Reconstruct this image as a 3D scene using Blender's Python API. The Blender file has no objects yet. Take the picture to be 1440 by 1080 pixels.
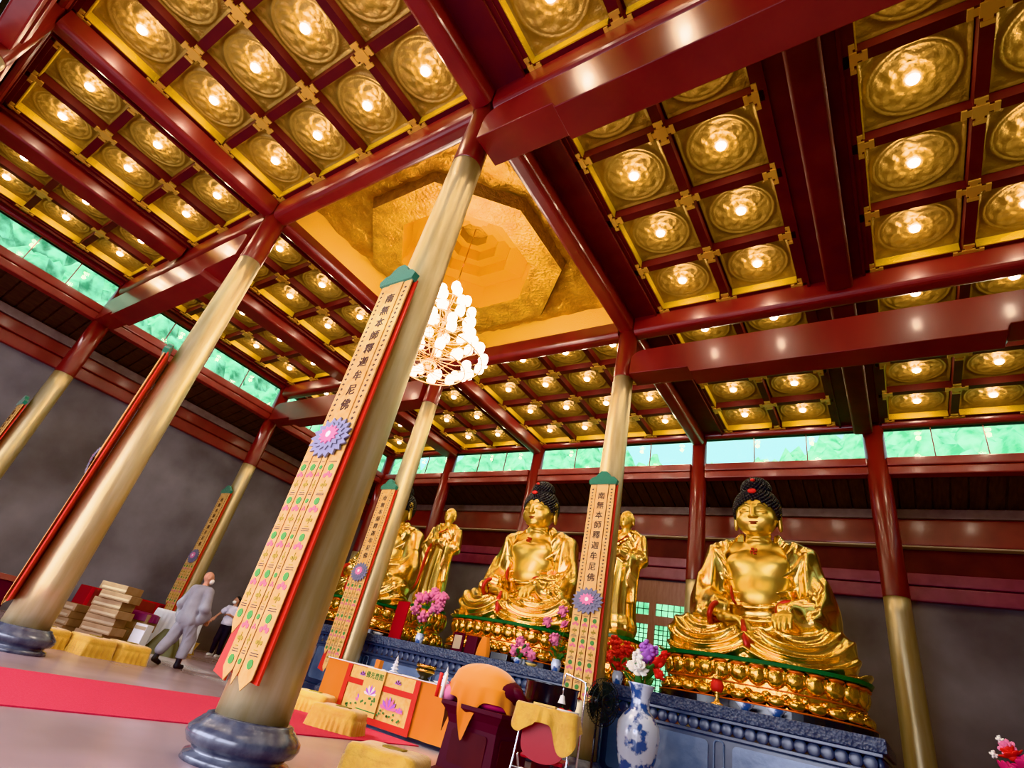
import bpy, bmesh, math, random
import numpy as np
from mathutils import Vector, Matrix
random.seed(7); RNG = np.random.RandomState(5)
PI = math.pi
scene = bpy.context.scene
COL = scene.collection

# ------------------------------------------------------------------ materials
def N(nt, t, **kw):
    n = nt.nodes.new(t)
    for k, v in kw.items():
        setattr(n, k, v)
    return n
def mat(name, col, rough=.5, metal=0., col2=None, nscale=4., nmix=.5, bump=0., bscale=20., coat=0., emis=None, estr=0.,
        stretch=(1, 1, 1), detail=4., spec=.5, sheen=0., ramp=(.35, .65), btype='noise'):
    m = bpy.data.materials.new(name); m.use_nodes = True
    nt = m.node_tree; b = nt.nodes['Principled BSDF']
    b.inputs['Base Color'].default_value = (*col, 1); b.inputs['Roughness'].default_value = rough
    b.inputs['Metallic'].default_value = metal; b.inputs['Coat Weight'].default_value = coat
    b.inputs['Coat Roughness'].default_value = .12; b.inputs['Specular IOR Level'].default_value = spec
    b.inputs['Sheen Weight'].default_value = sheen
    tc = N(nt, 'ShaderNodeTexCoord'); mp = N(nt, 'ShaderNodeMapping'); mp.inputs['Scale'].default_value = stretch
    nt.links.new(tc.outputs['Object'], mp.inputs['Vector'])
    if col2 is not None:
        no = N(nt, 'ShaderNodeTexNoise'); no.inputs['Scale'].default_value = nscale; no.inputs['Detail'].default_value = detail
        nt.links.new(mp.outputs[0], no.inputs['Vector'])
        r = N(nt, 'ShaderNodeValToRGB'); r.color_ramp.elements[0].position = ramp[0]; r.color_ramp.elements[1].position = ramp[1]
        r.color_ramp.elements[0].color = (*col, 1); r.color_ramp.elements[1].color = (*col2, 1)
        nt.links.new(no.outputs['Fac'], r.inputs['Fac']); nt.links.new(r.outputs[0], b.inputs['Base Color'])
    if bump:
        if btype == 'voronoi':
            bn = N(nt, 'ShaderNodeTexVoronoi'); bo = bn.outputs['Distance']
        else:
            bn = N(nt, 'ShaderNodeTexNoise'); bn.inputs['Detail'].default_value = 5; bo = bn.outputs['Fac']
        bn.inputs['Scale'].default_value = bscale
        nt.links.new(mp.outputs[0], bn.inputs['Vector'])
        bu = N(nt, 'ShaderNodeBump'); bu.inputs['Strength'].default_value = bump; bu.inputs['Distance'].default_value = .03
        nt.links.new(bo, bu.inputs['Height']); nt.links.new(bu.outputs[0], b.inputs['Normal'])
    if emis:
        b.inputs['Emission Color'].default_value = (*emis, 1); b.inputs['Emission Strength'].default_value = estr
    return m
M = {}
M['red'] = mat('red_lacquer', (.105, .009, .010), .34, col2=(.145, .014, .013), nscale=1.5, coat=.3, bump=.04, bscale=3, stretch=(1, 1, .3))
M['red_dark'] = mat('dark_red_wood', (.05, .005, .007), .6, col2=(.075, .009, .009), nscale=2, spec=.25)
M['red_bright'] = mat('bright_red_beam', (.15, .016, .015), .38, col2=(.20, .026, .022), nscale=2, coat=.3)
M['purple'] = mat('plum_red_beam', (.19, .045, .065), .45, col2=(.24, .065, .09), nscale=3, coat=.2)
M['gold_paint'] = mat('brushed_gold_paint', (.47, .36, .18), .38, .58, col2=(.56, .47, .29), nscale=3, bump=.10, bscale=6, stretch=(3, 3, .35))
M['stone_base'] = mat('polished_grey_stone', (.045, .05, .075), .22, col2=(.10, .11, .14), nscale=9, coat=.4)
M['coffer'] = mat('gilded_coffer', (.29, .18, .045), .42, .6, col2=(.23, .14, .035), nscale=6, bump=.35, bscale=34)
M['coffer_side'] = mat('bright_gilding', (.66, .43, .03), .35, .5, bump=.5, bscale=40)
M['bracket'] = mat('gold_bracket', (.70, .42, .10), .38, .6)
M['dome'] = mat('gilded_relief', (.62, .33, .04), .38, .6, col2=(.42, .19, .02), nscale=3, bump=1., bscale=16, detail=6)
M['dome_smooth'] = mat('gilded_plain', (.58, .29, .02), .5, .35, bump=.25, bscale=60)
M['dome_shaded'] = mat('shadowed_relief', (.20, .08, .02), .5, .3, col2=(.30, .14, .03), nscale=7, bump=1., bscale=16)  # dome gilding with the outer riser's shade painted into its colour
M['statue'] = mat('polished_gold', (.88, .62, .20), .20, 1., col2=(.82, .54, .15), nscale=5, bump=.03, bscale=5)
M['statue_skin'] = mat('satin_gold', (.78, .52, .13), .34, .9, bump=.02, bscale=30)
M['lotus_gold'] = mat('lotus_gold', (.85, .50, .10), .17, 1., bump=.5, bscale=9)
M['lotus_red'] = mat('vermilion_gold', (.70, .14, .03), .3, .6)
M['green'] = mat('green_lacquer', (.012, .13, .03), .35, coat=.3)
M['black'] = mat('black_lacquer', (.010, .011, .014), .25, coat=.4)
M['hair'] = mat('black_curls', (.012, .014, .02), .4)
M['robe_red'] = mat('red_lining', (.45, .02, .01), .35, .3)
M['lips'] = mat('lip_red', (.35, .07, .03), .4, .4)
M['wall'] = mat('mottled_plaster', (.105, .095, .094), .85, col2=(.245, .225, .235), nscale=.55, bump=.2, bscale=3, detail=8, ramp=(.3, .75))
M['floor'] = mat('polished_floor', (.34, .24, .235), .26, col2=(.46, .34, .37), nscale=.5, bump=.03, bscale=2, coat=.15, detail=3)
M['carpet'] = mat('red_carpet', (.55, .030, .065), .9, col2=(.62, .045, .09), nscale=60, bump=.4, bscale=200)
M['planks'] = mat('roof_planks', (.030, .014, .010), .7, col2=(.055, .026, .016), nscale=3, stretch=(6, 1, 1))
M['grey_beam'] = mat('grey_wood_beam', (.17, .12, .10), .6, col2=(.22, .16, .14), nscale=4)
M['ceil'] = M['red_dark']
M['marble'] = mat('carved_blue_stone', (.06, .08, .135), .35, col2=(.10, .125, .19), nscale=7, bump=.9, bscale=26, btype='voronoi')
M['marble_flat'] = mat('blue_stone_panel', (.11, .17, .30), .3, col2=(.17, .24, .38), nscale=3, coat=.2, bump=.25, bscale=7)
M['marble_plain'] = mat('blue_stone', (.05, .068, .12), .3, col2=(.075, .095, .155), nscale=5, coat=.2)
M['yellow'] = mat('yellow_brocade', (.66, .40, .06), .6, col2=(.58, .31, .04), nscale=9, sheen=.4, bump=.3, bscale=45)
M['yellow_pale'] = mat('pale_gold_cloth', (.80, .58, .18), .6, col2=(.75, .50, .13), nscale=12, sheen=.3)
M['orange'] = mat('orange_satin', (.66, .19, .004), .7, sheen=.4)
M['brocade'] = mat('embroidered_brocade', (.80, .58, .22), .6, col2=(.72, .45, .12), nscale=18)
M['banner'] = mat('banner_cloth', (.68, .43, .17), .65, col2=(.62, .33, .09), nscale=14)
M['banner_orange'] = mat('banner_orange_cloth', (.70, .38, .13), .65, col2=(.68, .43, .18), nscale=8)
M['banner_red'] = mat('banner_red_backing', (.55, .03, .012), .6)
M['teal'] = mat('teal_velvet', (.008, .15, .08), .7, sheen=.4, bump=.4, bscale=60)
M['lotus_grey'] = mat('grey_violet_petals', (.19, .18, .25), .7)
M['pink'] = mat('pink_petals', (.75, .22, .38), .6)
M['deep_pink'] = mat('magenta_petals', (.62, .03, .14), .6)
M['white'] = mat('white_petals', (.85, .83, .78), .6)
M['violet'] = mat('violet_petals', (.42, .16, .55), .6)
M['scarlet'] = mat('scarlet_petals', (.70, .03, .02), .6)
M['leaf'] = mat('leaf_green', (.05, .17, .04), .6)
M['thread'] = mat('dark_thread', (.10, .045, .03), .8)
M['thread_green'] = mat('green_thread', (.07, .22, .05), .8)
M['thread_pink'] = mat('pink_thread', (.62, .17, .22), .8)
M['thread_olive'] = mat('olive_thread', (.30, .20, .03), .8)
M['maroon'] = mat('maroon_lacquer', (.06, .003, .010), .5, spec=.2)
M['redplastic'] = mat('red_vinyl', (.36, .005, .010), .4, spec=.35)
M['chrome'] = mat('chrome_steel', (.75, .75, .78), .2, 1.)
M['card'] = mat('brown_cardboard', (.30, .17, .085), .8, col2=(.36, .22, .12), nscale=5)
M['paper'] = mat('paper_edges', (.46, .34, .22), .8)
M['olive'] = mat('olive_cloth', (.085, .075, .035), .8)
M['whitecloth'] = mat('white_cloth', (.72, .72, .74), .7)
M['monk'] = mat('grey_monk_cloth', (.235, .215, .235), .85, col2=(.29, .265, .29), nscale=5, bump=.25, bscale=8)
M['skin'] = mat('skin', (.50, .24, .15), .55)
M['tshirt'] = mat('white_tshirt', (.70, .66, .76), .8)
M['navy'] = mat('dark_trousers', (.012, .012, .02), .8)
M['shoe'] = mat('dark_shoe', (.02, .02, .025), .6)
M['glow'] = mat('lamp_glow', (1, .95, .85), .5, emis=(1, .86, .68), estr=45)
M['globe'] = mat('milk_glass_globe', (1, 1, .95), .3, emis=(1, .93, .80), estr=14)
M['brass'] = mat('brass', (.75, .45, .12), .25, 1.)
M['porcelain'] = mat('blue_white_porcelain', (.62, .68, .78), .15, col2=(.05, .11, .32), nscale=5, coat=.6, ramp=(.52, .58), detail=6)
M['fan'] = mat('black_fan', (.02, .03, .03), .4)
M['bowl'] = mat('dark_bronze', (.05, .045, .03), .35, .6)
M['wood'] = mat('door_wood', (.30, .14, .10), .5, col2=(.36, .18, .13), nscale=3, stretch=(5, 5, 1))
M['bark'] = mat('foliage_hill', (.02, .09, .03), .9)

def pane_material():
    m = bpy.data.materials.new('window_glass'); m.use_nodes = True; nt = m.node_tree
    nt.nodes.clear(); o = N(nt, 'ShaderNodeOutputMaterial'); mx = N(nt, 'ShaderNodeMixShader')
    t = N(nt, 'ShaderNodeBsdfTransparent'); t.inputs[0].default_value = (.80, .95, .90, 1)
    g = N(nt, 'ShaderNodeBsdfGlossy'); g.inputs['Roughness'].default_value = .05
    mx.inputs[0].default_value = .03
    nt.links.new(t.outputs[0], mx.inputs[1]); nt.links.new(g.outputs[0], mx.inputs[2]); nt.links.new(mx.outputs[0], o.inputs[0])
    return m
M['pane'] = pane_material()
def foliage_material():
    m = mat('hill_foliage', (.09, .26, .13), .9, col2=(.56, .74, .52), nscale=.9, detail=12, ramp=(.36, .66))
    return m
M['foliage'] = foliage_material()

# ------------------------------------------------------------------ mesh helpers
class MB:
    def __init__(s): s.v = []; s.f = []; s.m = []; s.sm = []
    def add(s, vs, fs, mi=0, smooth=False):
        b = len(s.v); s.v += [tuple(map(float, v)) for v in vs]
        for f in fs:
            s.f.append(tuple(b + i for i in f)); s.m.append(mi); s.sm.append(smooth)
        return s
    def box(s, x0, x1, y0, y1, z0, z1, mi=0):
        vs = [(x0, y0, z0), (x1, y0, z0), (x1, y1, z0), (x0, y1, z0), (x0, y0, z1), (x1, y0, z1), (x1, y1, z1), (x0, y1, z1)]
        return s.add(vs, [(0, 3, 2, 1), (4, 5, 6, 7), (0, 1, 5, 4), (1, 2, 6, 5), (2, 3, 7, 6), (3, 0, 4, 7)], mi)
    def bbox(s, x0, x1, y0, y1, z0, z1, b=.02, mi=0):
        """box with chamfered edges"""
        vs = []; X = (x0, x1); Y = (y0, y1); Z = (z0, z1)
        bm = bmesh.new()
        r = bmesh.ops.create_cube(bm, size=1)
        for v in bm.verts:
            v.co = Vector((X[v.co.x > 0], Y[v.co.y > 0], Z[v.co.z > 0]))
        bmesh.ops.bevel(bm, geom=bm.edges[:], offset=b, segments=2, affect='EDGES', profile=.6)
        s.from_bm(bm, mi, False); bm.free(); return s
    def from_bm(s, bm, mi=0, smooth=True):
        bm.verts.index_update()
        return s.add([v.co for v in bm.verts], [[v.index for v in f.verts] for f in bm.faces], mi, smooth)
    def ell(s, c, r, mi=0, seg=16, rings=10, rot=None):
        vs = []; fs = []
        for i in range(rings + 1):
            t = PI * i / rings
            for j in range(seg):
                p = 2 * PI * j / seg
                v = Vector((r[0] * math.sin(t) * math.cos(p), r[1] * math.sin(t) * math.sin(p), r[2] * math.cos(t)))
                if rot is not None: v = rot @ v
                vs.append(v + Vector(c))
        for i in range(rings):
            for j in range(seg):
                a = i * seg + j; b = i * seg + (j + 1) % seg
                fs.append((a, a + seg, b + seg, b))
        return s.add(vs, fs, mi, True)
    def lathe(s, prof, c=(0, 0, 0), seg=32, mi=0, smooth=True, sx=1., sy=1.):
        vs = []; fs = []
        for r, z in prof:
            for j in range(seg):
                p = 2 * PI * j / seg
                vs.append((c[0] + r * sx * math.cos(p), c[1] + r * sy * math.sin(p), c[2] + z))
        for i in range(len(prof) - 1):
            for j in range(seg):
                a = i * seg + j; b = i * seg + (j + 1) % seg
                fs.append((a, b, b + seg, a + seg))
        if prof[0][0] > 1e-4: fs.append(tuple(range(seg))[::-1])
        if prof[-1][0] > 1e-4: fs.append(tuple((len(prof) - 1) * seg + j for j in range(seg)))
        return s.add(vs, fs, mi, smooth)
    def tube(s, pts, r, seg=8, mi=0, smooth=True, flat=1.):
        pts = [Vector(p) for p in pts]; n = len(pts); rs = r if isinstance(r, (list, tuple)) else [r] * n
        vs = []; fs = []; prev = None
        for i, p in enumerate(pts):
            d = (pts[min(i + 1, n - 1)] - pts[max(i - 1, 0)]).normalized()
            if prev is None:
                a = Vector((0, 0, 1)) if abs(d.z) < .9 else Vector((1, 0, 0)); u = d.cross(a).normalized()
            else:
                u = (prev - d * prev.dot(d)).normalized()
            prev = u; w = d.cross(u)
            for j in range(seg):
                t = 2 * PI * j / seg
                vs.append(p + (u * math.cos(t) + w * math.sin(t) * flat) * rs[i])
        for i in range(n - 1):
            for j in range(seg):
                a = i * seg + j; b = i * seg + (j + 1) % seg
                fs.append((a, b, b + seg, a + seg))
        fs.append(tuple(range(seg))[::-1]); fs.append(tuple((n - 1) * seg + j for j in range(seg)))
        return s.add(vs, fs, mi, smooth)
    def prism(s, poly, y0, y1, axis='y', mi=0):
        """poly = list of 2-D points extruded along axis"""
        n = len(poly)
        def P(a, b, t):
            return {'y': (a, t, b), 'x': (t, a, b), 'z': (a, b, t)}[axis]
        vs = [P(a, b, y0) for a, b in poly] + [P(a, b, y1) for a, b in poly]
        fs = [tuple(range(n)), tuple(range(2 * n - 1, n - 1, -1))] + [(i, i + n, (i + 1) % n + n, (i + 1) % n) for i in range(n)]
        return s.add(vs, fs, mi)
    def grid(s, fn, nu, nv, mi=0, smooth=True):
        vs = [fn(i / nu, j / nv) for j in range(nv + 1) for i in range(nu + 1)]
        fs = [(j * (nu + 1) + i, j * (nu + 1) + i + 1, (j + 1) * (nu + 1) + i + 1, (j + 1) * (nu + 1) + i) for j in range(nv) for i in range(nu)]
        return s.add(vs, fs, mi, smooth)
    def mesh(s, name, mats):
        me = bpy.data.meshes.new(name); me.from_pydata(s.v, [], s.f)
        for m in (mats if isinstance(mats, (list, tuple)) else [mats]): me.materials.append(m)
        me.polygons.foreach_set('material_index', s.m); me.polygons.foreach_set('use_smooth', s.sm)
        bm = bmesh.new(); bm.from_mesh(me); bmesh.ops.recalc_face_normals(bm, faces=bm.faces[:]); bm.to_mesh(me); bm.free()
        me.update(); return me
    def build(s, name, mats, parent=None, loc=(0, 0, 0), rz=0., rot=None):
        o = bpy.data.objects.new(name, s.mesh(name, mats)); COL.objects.link(o); o.parent = parent
        o.location = loc; o.rotation_euler = rot if rot else (0, 0, rz)
        return o
def link(name, me, parent=None, loc=(0, 0, 0), rz=0.):
    o = bpy.data.objects.new(name, me); COL.objects.link(o); o.parent = parent; o.location = loc; o.rotation_euler = (0, 0, rz); return o
def empty(name, loc=(0, 0, 0), rz=0.):
    o = bpy.data.objects.new(name, None); COL.objects.link(o); o.location = loc; o.rotation_euler = (0, 0, rz); o.empty_display_size = .1; return o
def tag(o, label, cat, group=None, kind=None):
    o['label'] = label; o['category'] = cat
    if group: o['group'] = group
    if kind: o['kind'] = kind
    return o
def struct(o, label=None):
    o['kind'] = 'structure'
    if label: o['label'] = label
    return o
def dup(root, loc=None, rz=None, label=None, group=None):
    r = root.copy(); COL.objects.link(r)
    if loc is not None: r.location = loc
    if rz is not None: r.rotation_euler = (0, 0, rz)
    if label: r['label'] = label
    if group: r['group'] = group
    for ch in list(root.children):
        c = ch.copy(); COL.objects.link(c); c.parent = r
        for g in list(ch.children):
            d = g.copy(); COL.objects.link(d); d.parent = c
    return r
def V3(*a): return Vector(a)

# ------------------------------------------------------------------ implicit surfaces -> mesh (for statues and figures)
def smin(a, b, k):
    h = np.clip(.5 + .5 * (b - a) / k, 0, 1)
    return b * (1 - h) + a * h - k * h * (1 - h)
def f_ell(X, Y, Z, c, r, rx=0., ry=0., rz=0.):
    x = X - c[0]; y = Y - c[1]; z = Z - c[2]
    if rx or ry or rz:
        R = np.array(Matrix.Rotation(rz, 3, 'Z') @ Matrix.Rotation(ry, 3, 'Y') @ Matrix.Rotation(rx, 3, 'X')).T
        x, y, z = (R[0, 0] * x + R[0, 1] * y + R[0, 2] * z, R[1, 0] * x + R[1, 1] * y + R[1, 2] * z, R[2, 0] * x + R[2, 1] * y + R[2, 2] * z)
    k0 = np.sqrt((x / r[0]) ** 2 + (y / r[1]) ** 2 + (z / r[2]) ** 2)
    return (k0 - 1) * min(r) * (.6 + .4 * k0)
def f_cap(X, Y, Z, a, b, ra, rb=None):
    rb = ra if rb is None else rb
    a = np.array(a, float); b = np.array(b, float); d = b - a; L = float(d @ d) + 1e-9
    px, py, pz = X - a[0], Y - a[1], Z - a[2]
    t = np.clip((px * d[0] + py * d[1] + pz * d[2]) / L, 0, 1)
    return np.sqrt((px - t * d[0]) ** 2 + (py - t * d[1]) ** 2 + (pz - t * d[2]) ** 2) - (ra + (rb - ra) * t)
def field(X, Y, Z, prims, k=.08):
    v = None
    for p in prims:
        if p[0] == 'e': w = f_ell(X, Y, Z, *p[1:])
        else: w = f_cap(X, Y, Z, *p[1:])
        v = w if v is None else smin(v, w, k)
    return v
def nets(fn, lo, hi, h):
    ax = [np.arange(lo[i], hi[i] + h, h) for i in range(3)]
    X, Y, Z = np.meshgrid(*ax, indexing='ij')
    F = fn(X, Y, Z).astype(np.float32); n = F.shape
    ins = F < 0
    cs = tuple(k - 1 for k in n); acc = np.zeros(cs + (3,), np.float32); cnt = np.zeros(cs, np.float32)
    corner = lambda A, i, j, k: A[i:i + cs[0], j:j + cs[1], k:k + cs[2]]
    for a in range(3):
        for p in (0, 1):
            for q in (0, 1):
                o0 = [0, 0, 0]; others = [t for t in range(3) if t != a]; o0[others[0]] = p; o0[others[1]] = q
                o1 = list(o0); o1[a] = 1
                f0 = corner(F, *o0); f1 = corner(F, *o1); m = (f0 < 0) != (f1 < 0)
                t = np.where(m, f0 / np.where(m, f0 - f1, 1), 0)
                cnt += m
                for d in range(3):
                    acc[..., d] += np.where(m, (t if d == a else o0[d]), 0)
    act = cnt > 0
    idx = -np.ones(cs, np.int64); idx[act] = np.arange(act.sum())
    I = np.argwhere(act)
    P = (I + acc[act] / cnt[act][:, None]) * h + np.array(lo)
    quads = []
    for a in range(3):
        b, c = [(1, 2), (2, 0), (0, 1)][a]
        sl0 = [slice(1, -1)] * 3; sl0[a] = slice(0, n[a] - 1); sl1 = list(sl0); sl1[a] = slice(1, n[a])
        i0 = ins[tuple(sl0)]; i1 = ins[tuple(sl1)]; m = i0 != i1
        W = np.argwhere(m); off = np.array([1, 1, 1]); off[a] = 0; W = W + off
        fl = i0[m]
        def g(db, dc):
            w = W.copy(); w[:, b] -= db; w[:, c] -= dc
            return idx[w[:, 0], w[:, 1], w[:, 2]]
        Q = np.stack([g(1, 1), g(0, 1), g(0, 0), g(1, 0)], 1)
        Q[~fl] = Q[~fl][:, ::-1]
        quads.append(Q)
    Q = np.concatenate(quads); Q = Q[(Q >= 0).all(1)]
    return P, Q
def implicit(name, fn, lo, hi, h, m, smooth_it=1):
    P, Q = nets(fn, lo, hi, h)
    me = bpy.data.meshes.new(name)
    me.vertices.add(len(P)); me.vertices.foreach_set('co', P.astype(np.float32).ravel())
    me.loops.add(len(Q) * 4); me.loops.foreach_set('vertex_index', Q.ravel().astype(np.int32))
    me.polygons.add(len(Q)); me.polygons.foreach_set('loop_start', np.arange(0, len(Q) * 4, 4, dtype=np.int32))
    me.polygons.foreach_set('loop_total', np.full(len(Q), 4, np.int32))
    me.polygons.foreach_set('use_smooth', np.ones(len(Q), bool))
    me.materials.append(m); me.update(); me.validate()
    if smooth_it:
        bm = bmesh.new(); bm.from_mesh(me)
        for _ in range(smooth_it): bmesh.ops.smooth_vert(bm, verts=bm.verts[:], factor=.5, use_axis_x=True, use_axis_y=True, use_axis_z=True)
        bm.to_mesh(me); bm.free(); me.update()
    return me

# ------------------------------------------------------------------ camera
R = ((0.8278267914996343, 0.5210939156508445, 0.20775931831590905),
     (-0.11768861709942646, 0.5234270558555699, -0.8439037306491746),
     (-0.5484999477489906, 0.6741552108157589, 0.49463376254488944))
cam_d = bpy.data.cameras.new('camera'); cam = bpy.data.objects.new('camera', cam_d); COL.objects.link(cam)
right = Vector(R[0]).normalized(); fwd = Vector(R[2]).normalized(); up = right.cross(fwd).normalized()
right = fwd.cross(up)
cam.matrix_world = Matrix(((right.x, up.x, -fwd.x, 0), (right.y, up.y, -fwd.y, 0), (right.z, up.z, -fwd.z, .9), (0, 0, 0, 1)))
cam_d.sensor_width = 36; cam_d.lens = 745.78 / 1440 * 36; cam_d.clip_start = .05; cam_d.clip_end = 300
scene.camera = cam

# ------------------------------------------------------------------ plan
XA, XB, XC, XH, XM, XN = -4.32, -10.0, -17.7, .05, -14.1, 3.4
YF, Y1, Y2, Y3 = -1.28, 3.19, 9.0, 14.76
XL, XR, YB, YO = -19.3, 5.0, 16.4, -2.9      # outer walls
CZ = 8.95
GX = [(-16.52, -15.18), (-12.80, -11.40), (-9.18, -7.84, -6.48, -5.13), (-2.86, -1.42), (1.02, 2.41)]
GY = [(-.34, .98, 2.34), (4.04, 5.40, 6.78, 8.15), (9.84, 11.18, 12.55, 13.91)]
HC = .68

# floor / walls
struct(MB().box(XL - .3, XR + .3, YO - .3, YB + .3, -.1, 0).build('floor', M['floor']))
mb = MB(); mb.box(-8.05, -5.85, YO, 7.1, 0, .012)
tag(mb.build('carpet_runner', M['carpet']), 'long red carpet runner laid across the floor towards the altar', 'carpet')
OW = 7.15
struct(MB().box(XL - .25, XL, YO, YB, 0, OW).build('wall_left', M['wall']))
# back wall has a door opening
DX0, DX1, DZ = -9.3, -4.9, 4.75
mb = MB(); mb.box(XL, DX0, YB, YB + .25, 0, OW); mb.box(DX1, XR, YB, YB + .25, 0, OW); mb.box(DX0, DX1, YB, YB + .25, DZ, OW)
struct(mb.build('wall_back', M['wall']))
struct(MB().box(XR, XR + .25, YO, YB, 0, OW).build('wall_right', M['wall']))
mb = MB(); mb.box(XL, -15.5, YO - .25, YO, 0, OW); mb.box(1.2, XR, YO - .25, YO, 0, OW); mb.box(-15.5, 1.2, YO - .25, YO, 4.4, OW)
struct(mb.build('wall_front', M['wall']))
# outer wall bands
def band(name, side, z0, z1, d, m):
    mb = MB()
    if side == 'back': mb.bbox(XL, XR, YB - d, YB - .003, z0, z1, .03)
    if side == 'left': mb.bbox(XL + .003, XL + d, YO, YB, z0, z1, .03)
    if side == 'right': mb.bbox(XR - d, XR - .003, YO, YB, z0, z1, .03)
    if side == 'front': mb.bbox(XL, XR, YO + .003, YO + d, z0, z1, .03)
    return struct(mb.build(name, m))
k = 1
for side in ('back', 'left', 'right', 'front'):
    band('trim_%d' % k, side, 6.80, 7.05, .22, M['grey_beam']); k += 1
    if side == 'left':
        band('trim_%d' % k, side, 6.45, 6.78, .20, M['red_bright']); k += 1
        band('trim_%d' % k, side, 6.10, 6.43, .17, M['red_bright']); k += 1
    else:
        band('trim_%d' % k, side, 6.12, 6.78, .20, M['red_bright']); k += 1
        band('trim_%d' % k, side, 6.06, 6.11, .23, M['paper']); k += 1
        band('trim_%d' % k, side, 5.46, 6.05, .05, M['red_dark']); k += 1
        band('trim_%d' % k, side, 5.16, 5.44, .20, M['purple']); k += 1
        band('trim_%d' % k, side, 4.80, 5.14, .16, M['purple']); k += 1
# sloping lean-to roofs (underside planks with laths)
def lean(name, side):
    mb = MB(); th = .12
    if side in ('back', 'front'):
        yi, yo = (Y3 + .29, YB + .9) if side == 'back' else (YF - .29, YO - .9)
        zi, zo = 7.42, 6.85
        n = 74
        for i in range(n):
            x0 = XL - .6 + (XR - XL + 1.2) * i / n; x1 = XL - .6 + (XR - XL + 1.2) * (i + .86) / n
            mb.add([(x0, yi, zi), (x1, yi, zi), (x1, yo, zo), (x0, yo, zo), (x0, yi, zi + th), (x1, yi, zi + th), (x1, yo, zo + th), (x0, yo, zo + th)],
                   [(0, 1, 2, 3), (4, 7, 6, 5), (0, 4, 5, 1), (1, 5, 6, 2), (2, 6, 7, 3), (3, 7, 4, 0)])
        mb.add([(XL - .6, yi, zi + .06), (XR + .6, yi, zi + .06), (XR + .6, yo, zo + .06), (XL - .6, yo, zo + .06), (XL - .6, yi, zi + .16), (XR + .6, yi, zi + .16), (XR + .6, yo, zo + .16), (XL - .6, yo, zo + .16)],
               [(0, 1, 2, 3), (4, 7, 6, 5), (0, 4, 5, 1), (1, 5, 6, 2), (2, 6, 7, 3), (3, 7, 4, 0)])
    else:
        xi, xo = (XC - .24, XL - .9) if side == 'left' else (XN + .24, XR + .9)
        zi, zo = 7.42, 6.85
        n = 60
        for i in range(n):
            y0 = YO - .6 + (YB - YO + 1.2) * i / n; y1 = YO - .6 + (YB - YO + 1.2) * (i + .86) / n
            mb.add([(xi, y0, zi), (xi, y1, zi), (xo, y1, zo), (xo, y0, zo), (xi, y0, zi + th), (xi, y1, zi + th), (xo, y1, zo + th), (xo, y0, zo + th)],
                   [(0, 1, 2, 3), (4, 7, 6, 5), (0, 4, 5, 1), (1, 5, 6, 2), (2, 6, 7, 3), (3, 7, 4, 0)])
        y0, y1 = YO - .6, YB + .6
        mb.add([(xi, y0, zi + .06), (xi, y1, zi + .06), (xo, y1, zo + .06), (xo, y0, zo + .06), (xi, y0, zi + .16), (xi, y1, zi + .16), (xo, y1, zo + .16), (xo, y0, zo + .16)],
               [(0, 1, 2, 3), (4, 7, 6, 5), (0, 4, 5, 1), (1, 5, 6, 2), (2, 6, 7, 3), (3, 7, 4, 0)])
    return struct(mb.build(name, M['planks']))
for i, s_ in enumerate(('back', 'left', 'right', 'front')): lean('ceiling_aisle_' + s_, s_)

# ------------------------------------------------------------------ ceiling: soffit between groups, coffers, ribs, girders
gx = [(g[0] - HC, g[-1] + HC) for g in GX]; gy = [(g[0] - HC, g[-1] + HC) for g in GY]
mb = MB()
xs = [XC - .2] + [v for g in gx for v in g] + [XN + .2]
ys = [YF - .2] + [v for g in gy for v in g] + [Y3 + .2]
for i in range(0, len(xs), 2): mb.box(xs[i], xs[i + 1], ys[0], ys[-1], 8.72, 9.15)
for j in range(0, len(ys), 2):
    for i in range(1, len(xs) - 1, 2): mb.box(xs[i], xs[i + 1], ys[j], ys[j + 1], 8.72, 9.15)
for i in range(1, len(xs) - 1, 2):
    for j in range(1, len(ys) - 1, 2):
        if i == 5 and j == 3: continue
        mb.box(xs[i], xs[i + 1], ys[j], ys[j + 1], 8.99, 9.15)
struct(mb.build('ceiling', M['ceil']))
# roof slab above everything (keeps the sky out)
struct(MB().box(XC - .6, XN + .6, YF - .6, Y3 + .6, 10.9, 11.1).build('ceiling_roof', M['planks']))
mb = MB()
for (x0, x1, y0, y1) in ((XC - .6, XN + .6, YF - .6, YF - .45), (XC - .6, XN + .6, Y3 + .45, Y3 + .6), (XC - .6, XC - .45, YF - .6, Y3 + .6), (XN + .45, XN + .6, YF - .6, Y3 + .6)):
    mb.box(x0, x1, y0, y1, 9.15, 10.9)
struct(mb.build('wall_attic', M['planks']))

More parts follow.
